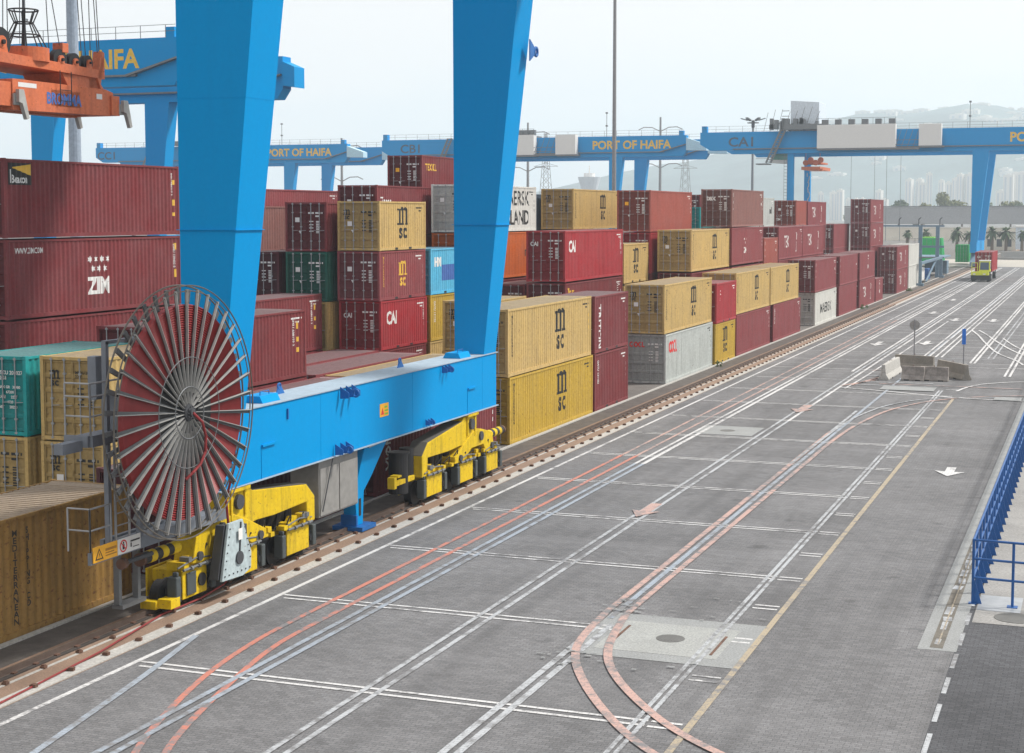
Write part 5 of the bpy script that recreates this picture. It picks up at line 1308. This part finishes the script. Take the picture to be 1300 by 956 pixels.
# ------------------------------------------------------------------ viaduct, sheds, palms and trees beyond the yard
vd = thing('viaduct', 'long grey elevated road deck crossing behind the yard at the right', 'bridge', (0, 640, 0))
MB().prism([(640-8, 10.2), (640-8, 11.9), (640-9, 12.9), (640+9, 12.9), (640+9, 10.2)], 'x', -82, 60).mesh('deck')
dk = MB(); dk.hexa([(-96, -8, 5.6), (90, -8, 6.0), (90, 9, 6.0), (-96, 9, 5.6)], [(-96, -8.5, 12.2), (90, -8.5, 12.6), (90, 9, 12.6), (-96, 9, 12.2)]); dk.build('deck', M['deck'], vd, .1)
MB().box(-96, 90, -8.8, -8.5, 12.3, 12.7).build('parapet', M['darkrail'], vd)
pr_ = MB(); [pr_.box(x, x+1.6, -4, 4, 0, 5.8) for x in range(-92, 90, 22)]; pr_.build('pier', M['concrete'], vd)
bw = thing('boundary_wall', 'cream retaining wall under the grey elevated road', 'wall', (0, 600, 0)); MB().box(-78, 90, 0, .6, 0, 4.6).box(-78, 90, -14, -13.5, 0, 1.4).build('wall', M['cream'], bw); MB().box(-78, 90, -.3, .6, 4.6, 4.9).build('coping', M['pale'], bw)
sd = thing('utility_building', 'small pale blue grey building at the right edge below the palms', 'building', (-17.5, 430, 0))
MB().box(-3.6, 9, 0, 8, .5, 6.2).build('wall', M['housegrey'], sd); MB().box(-3.9, 9.2, -.3, 8.2, 6.2, 6.6).build('roof', M['pale'], sd)
for i in range(3): MB().box(-2.6+i*3, -1.0+i*3, -.04, 0, 2.6, 4.6).build('window', M['glass'], sd)
sd = thing('utility_building', 'low beige building left of the pale blue grey one under the palms', 'building', (-25, 440, 0))
MB().box(-4.5, 3.6, 0, 7, .0, 4.6).build('wall', M['cream'], sd); MB().box(-4.8, 3.8, -.3, 7.2, 4.6, 5.0).build('roof', M['oldconc'], sd)
for i in range(3): MB().box(-3.8+i*2.4, -2.4+i*2.4, -.04, 0, 1.0, 3.0).build('window', M['dark'], sd)
kb = MB().box(-21, 30, 365, 366.5, 0, 1.5).build('low_wall', M['kerb']); tag(kb, 'long low concrete wall across the end of the lanes', 'wall')
wd = MB().box(-21, 30, 352, 353.2, 0, .5).build('barrier_kerb', M['concrete']); tag(wd, 'low concrete kerb in front of the long low wall at the end of the lanes', 'kerb')
sheet('far_apron', -60, 40, 305, 352, .006, M['far_apron'])

def leaf_cloud(n, rx, ry, rz, size, rnd, lumps=7):
    mb = MB(); L = [(rnd.uniform(-.6, .6)*rx, rnd.uniform(-.6, .6)*ry, rnd.uniform(-.45, .6)*rz, rnd.uniform(.35, .6)) for _ in range(lumps)]
    for i in range(n):
        lx, ly, lz, lr = rnd.choice(L); d = Vector((rnd.gauss(0,1), rnd.gauss(0,1), rnd.gauss(0,1))).normalized()*(rnd.random()**.45)
        c = Vector((lx+d.x*lr*rx, ly+d.y*lr*ry, lz+d.z*lr*rz)); s = size*rnd.uniform(.6, 1.4)
        u = Vector((rnd.gauss(0,1), rnd.gauss(0,1), rnd.gauss(0,1))).normalized(); w = u.orthogonal().normalized()
        mb.add([c-u*s-w*s*.5, c+u*s-w*s*.5, c+u*s*.7+w*s*.6, c-u*s*.7+w*s*.6], [(0,1,2,3)])
    return mb
def tree(x, y, h, r, label, seed, mat):
    rnd = random.Random(seed); t = thing('tree', label, 'tree', (x, y, 0), 0, 'trees beyond the viaduct')
    tk = MB().tube((0,0,0), (0,0,h*.55), .55, .35, n=8)
    for i in range(5):
        a = 2*PI*i/5+rnd.random(); tk.tube((0,0,h*.45), (math.cos(a)*r*.6, math.sin(a)*r*.6, h*.8), .25, .1, n=6)
    tk.build('trunk', M['bark'], t)
    c = leaf_cloud(1500, r, r, h*.36, .55, rnd, 9); o = c.build('crown', M[mat], t); o.location = (0, 0, h*.70)
for i, (x, y, h, r, m, lab) in enumerate(((-91, 690, 14.0, 5, 'leaf_dark', 'dusty green tree leftmost above the grey elevated road'), (-83, 700, 14.5, 5, 'leaf_dark', 'dusty green tree second from the left above the elevated road'),
    (-72, 690, 14.5, 5.5, 'leaf_olive', 'yellow green tree at the left foot of the tallest tree'), (-64.5, 700, 18.5, 5.5, 'leaf_olive', 'tallest yellow green tree above the grey elevated road'), (-56, 695, 15.5, 5.5, 'leaf_olive', 'rounded yellow green tree just right of the tallest one'),
    (-48, 700, 15, 6, 'leaf_dark', 'darker tree between the tallest tree and the blue crane leg'), (-36.5, 700, 14.2, 4.5, 'leaf_olive', 'low tree just right of the blue crane leg'), (-29, 690, 13.5, 6, 'leaf_dark', 'low dark tree at the right edge above the elevated road'),
    (-100, 700, 11, 7, 'leaf_dark', 'low bush tree beside the tall far container stack'))):
    tree(x, y, h, r, lab, 40+i, m)
for (x, y, n_, s_) in ((-23.1, 166.5, 130, .5), (-23.0, 207, 150, .6), (-23.2, 100.5, 50, .25)):
    wd_ = leaf_cloud(n_, s_, s_*2.2, .35, .06, random.Random(int(y)), 5).build('weeds', M['leaf_weed']); wd_.location = (x, y, .12); tag(wd_, kind='stuff')
def palm(x, y, h, r, label, seed, mat='leaf_palm'):
    rnd = random.Random(seed); t = thing('palm_tree', label, 'palm', (x, y, 0), 0, 'palms in front of the cream wall')
    MB().tube((0,0,0), (0,0,h), .42, .34, n=10).build('trunk', M['bark'], t); mb = MB()
    for i in range(46):
        a = rnd.random()*2*PI; e = rnd.uniform(-.9, 1.3); L = r*rnd.uniform(.8, 1.1); p = []
        for q in range(6):
            s = q/5; p.append(Vector((math.cos(a)*L*s*math.cos(e*.8), math.sin(a)*L*s*math.cos(e*.8), h+L*s*math.sin(e)-.8*L*s*s*.6)))
        sd_ = Vector((-math.sin(a), math.cos(a), 0))
        for q in range(5):
            w0 = .34*(1-abs(q/5-.4)); w1 = .34*(1-abs((q+1)/5-.4)) if q < 4 else .02
            mb.add([p[q]-sd_*w0, p[q]+sd_*w0, p[q+1]+sd_*w1, p[q+1]-sd_*w1], [(0,1,2,3)])
    mb.build('crown', M[mat], t)
for i, (x, h, r, lab) in enumerate(((-47.5, 4.8, 1.6, 'small palm farthest left, seen through the steel frame'), (-42.8, 5.0, 2.0, 'palm behind the farther steel frame'), (-35.0, 5.2, 2.6, 'palm above the green container'),
    (-31.8, 4.7, 2.2, 'palm just left of the far blue crane leg'), (-26.3, 5.4, 2.4, 'palm just right of the far blue crane leg'), (-22.9, 5.3, 2.7, 'full round palm right of the far blue crane leg'), (-19.0, 5.0, 1.6, 'small pale palm at the right edge'))):
    palm(x, 420, h, r, lab, 70+i)

# ------------------------------------------------------------------ the hill with the hazy city
def hill_h(x, y):
    u = (x+900)/1700.0
    base = 222*max(0, min(1, (x+1150)/900.0))**.7
    t = max(0, min(1, (y-2050)/1150.0)); t = t*t*(3-2*t)
    return base*t*(1+.05*math.sin(x*.011)+.035*math.sin(x*.029+2)+.03*math.sin(y*.01+x*.006)) - (1-t)*0
nx, ny = 90, 30; vs = []; fs = []
for j in range(ny+1):
    for i in range(nx+1):
        x = -1400+i*40; y = 1900+j*75; vs.append((x, y, hill_h(x, y)-.5+random.uniform(0, 4)*(hill_h(x, y) > 5)))
for j in range(ny):
    for i in range(nx): a = j*(nx+1)+i; fs.append((a, a+1, a+nx+2, a+nx+1))
hl = MB().add(vs, fs).build('hill', M['hill']); tag(hl, kind='structure')
def tower(x, y, w, d, h, lab, seed, grp='pale hazy towers on the hillside'):
    z = hill_h(x, y)-4; t = thing('apartment_tower', lab, 'building', (x, y, z), R(random.uniform(-25, 25)), grp)
    MB().box(-w/2, w/2, -d/2, d/2, 0, h+4).box(-w*.2, w*.2, -d*.2, d*.2, h+4, h+5.5).build('wall', M['citywall'], t)
    wb = MB(); n = max(2, int(w/9))
    for i in range(n):
        xx = -w/2+w*(i+.3)/n; wb.box(xx, xx+w/n*.4, -d/2-.3, -d/2, 5, h+1)
    wb.build('window', M['citywin'], t)
random.seed(21)
for i in range(9):
    tower(-224+i*9+random.uniform(-2, 2), 1990+random.uniform(-40, 40), random.uniform(6.5, 9), 9, random.uniform(46, 58), 'pale hazy tower block in the tall row low on the hillside right of centre', i, 'tall row of hazy tower blocks')
for i in range(7):
    tower(-118+i*10+random.uniform(-3, 3), 1990+random.uniform(-40, 40), random.uniform(7, 12), 9, random.uniform(34, 58), 'pale hazy tower block in the row at the right edge beyond the crane leg', i, 'hazy tower blocks at the right edge')
for i in range(8):
    tower(-332+i*11+random.uniform(-3, 3), 1980+random.uniform(-40, 40), random.uniform(5, 8), 9, random.uniform(26, 52), 'pale hazy block low on the left part of the hillside', i, 'low hazy blocks on the left of the hill')
for i in range(90):
    x = random.uniform(-480, 150); y = random.uniform(2450, 3200)
    tower(x, y, random.uniform(12, 34), 12, random.uniform(3, 9), 'small pale hazy building scattered on the upper hillside', i, 'small hazy buildings on the upper hillside')
for i in range(10):
    tower(-170+i*17+random.uniform(-6, 6), 3230, random.uniform(10, 18), 14, random.uniform(3, 14), 'hazy building on the skyline of the hill at the right', i, 'hazy buildings on the skyline')

# ------------------------------------------------------------------ air, light, sky, camera
hz = MB().box(-3000, 3000, -40, 4600, -1.2, 300).build('haze', None)
hm = bpy.data.materials.new('haze_air'); hm.use_nodes = True; n = hm.node_tree.nodes
n.remove(n['Principled BSDF']); v = n.new('ShaderNodeVolumePrincipled'); v.inputs['Color'].default_value = (.80, .92, 1.0, 1)
v.inputs['Density'].default_value = HAZE; v.inputs['Anisotropy'].default_value = .25
hm.node_tree.links.new(v.outputs[0], n['Material Output'].inputs['Volume'])
hz.data.materials.append(hm); tag(hz, kind='stuff')

SUN_EL, SUN_AZ = R(50), R(58)       # azimuth clockwise from +Y: the sun stands right of and beyond the view
w = bpy.data.worlds.new('World'); sc.world = w; w.use_nodes = True; n = w.node_tree.nodes; l = w.node_tree.links
bg = n['Background']; sky = n.new('ShaderNodeTexSky'); sky.sky_type = 'NISHITA'; sky.sun_disc = False
sky.sun_elevation = SUN_EL; sky.sun_rotation = SUN_AZ; sky.air_density = 1.0; sky.dust_density = 4.0; sky.ozone_density = 1.0
tc = n.new('ShaderNodeTexCoord'); mp = n.new('ShaderNodeMapping'); mp.inputs['Scale'].default_value = (1, 1, 4.5); l.new(tc.outputs['Generated'], mp.inputs['Vector'])
cl_ = noise(n, l, 4.0, mp.outputs[0], 6, .6)
sx = n.new('ShaderNodeSeparateXYZ'); l.new(tc.outputs['Generated'], sx.inputs[0])
low = ramp(n, l, sx.outputs['Z'], .02, .11, (1, 1, 1, 1), (0, 0, 0, 1))
thin = mathn(n, l, 'MULTIPLY', ramp(n, l, cl_, .38, .62), low)
white = mixc(n, l, mathn(n, l, 'MULTIPLY', thin, .75), (SKYV*1.03, SKYV*1.0, SKYV*.985), (SKYV*.66, SKYV*.84, SKYV*.98))
c = mixc(n, l, .94, sky.outputs[0], white)
l.new(c, bg.inputs['Color']); bg.inputs['Strength'].default_value = .1
sd_ = bpy.data.lights.new('sun', 'SUN'); sd_.energy = SUNE; sd_.angle = R(6); sd_.color = (1, .955, .89)
so = bpy.data.objects.new('sun', sd_); COL.objects.link(so)
dv = Vector((math.sin(SUN_AZ)*math.cos(SUN_EL), math.cos(SUN_AZ)*math.cos(SUN_EL), math.sin(SUN_EL)))
so.rotation_euler = dv.to_track_quat('Z', 'Y').to_euler(); so.location = (0, 0, 60)

cam = bpy.data.cameras.new('camera'); co = bpy.data.objects.new('camera', cam); COL.objects.link(co); sc.camera = co
yaw, pit = -.3587, -.0814+.0814*0
yaw = -.3587; pit = .0814
fw = Vector((math.sin(yaw)*math.cos(pit), math.cos(yaw)*math.cos(pit), -math.sin(pit))); rt = Vector((math.cos(yaw), -math.sin(yaw), 0)); up = rt.cross(fw)
mt = Matrix((rt, up, -fw)).transposed().to_4x4(); mt.translation = (0, 0, 10.0); co.matrix_world = mt
cam.sensor_width = 36; cam.lens = 36*1994/1300; cam.shift_y = -45/1300; cam.clip_start = .5; cam.clip_end = 20000
sc.view_settings.view_transform = 'Standard'; sc.view_settings.look = 'None'; sc.view_settings.gamma = 1; sc.view_settings.exposure = EXPO
sc.view_settings.use_curve_mapping = False
sc.render.engine = 'CYCLES'; sc.cycles.use_denoising = True; sc.cycles.max_bounces = 6; sc.cycles.volume_bounces = 3
sc.cycles.diffuse_bounces = 3; sc.cycles.glossy_bounces = 3; sc.cycles.sample_clamp_indirect = 5
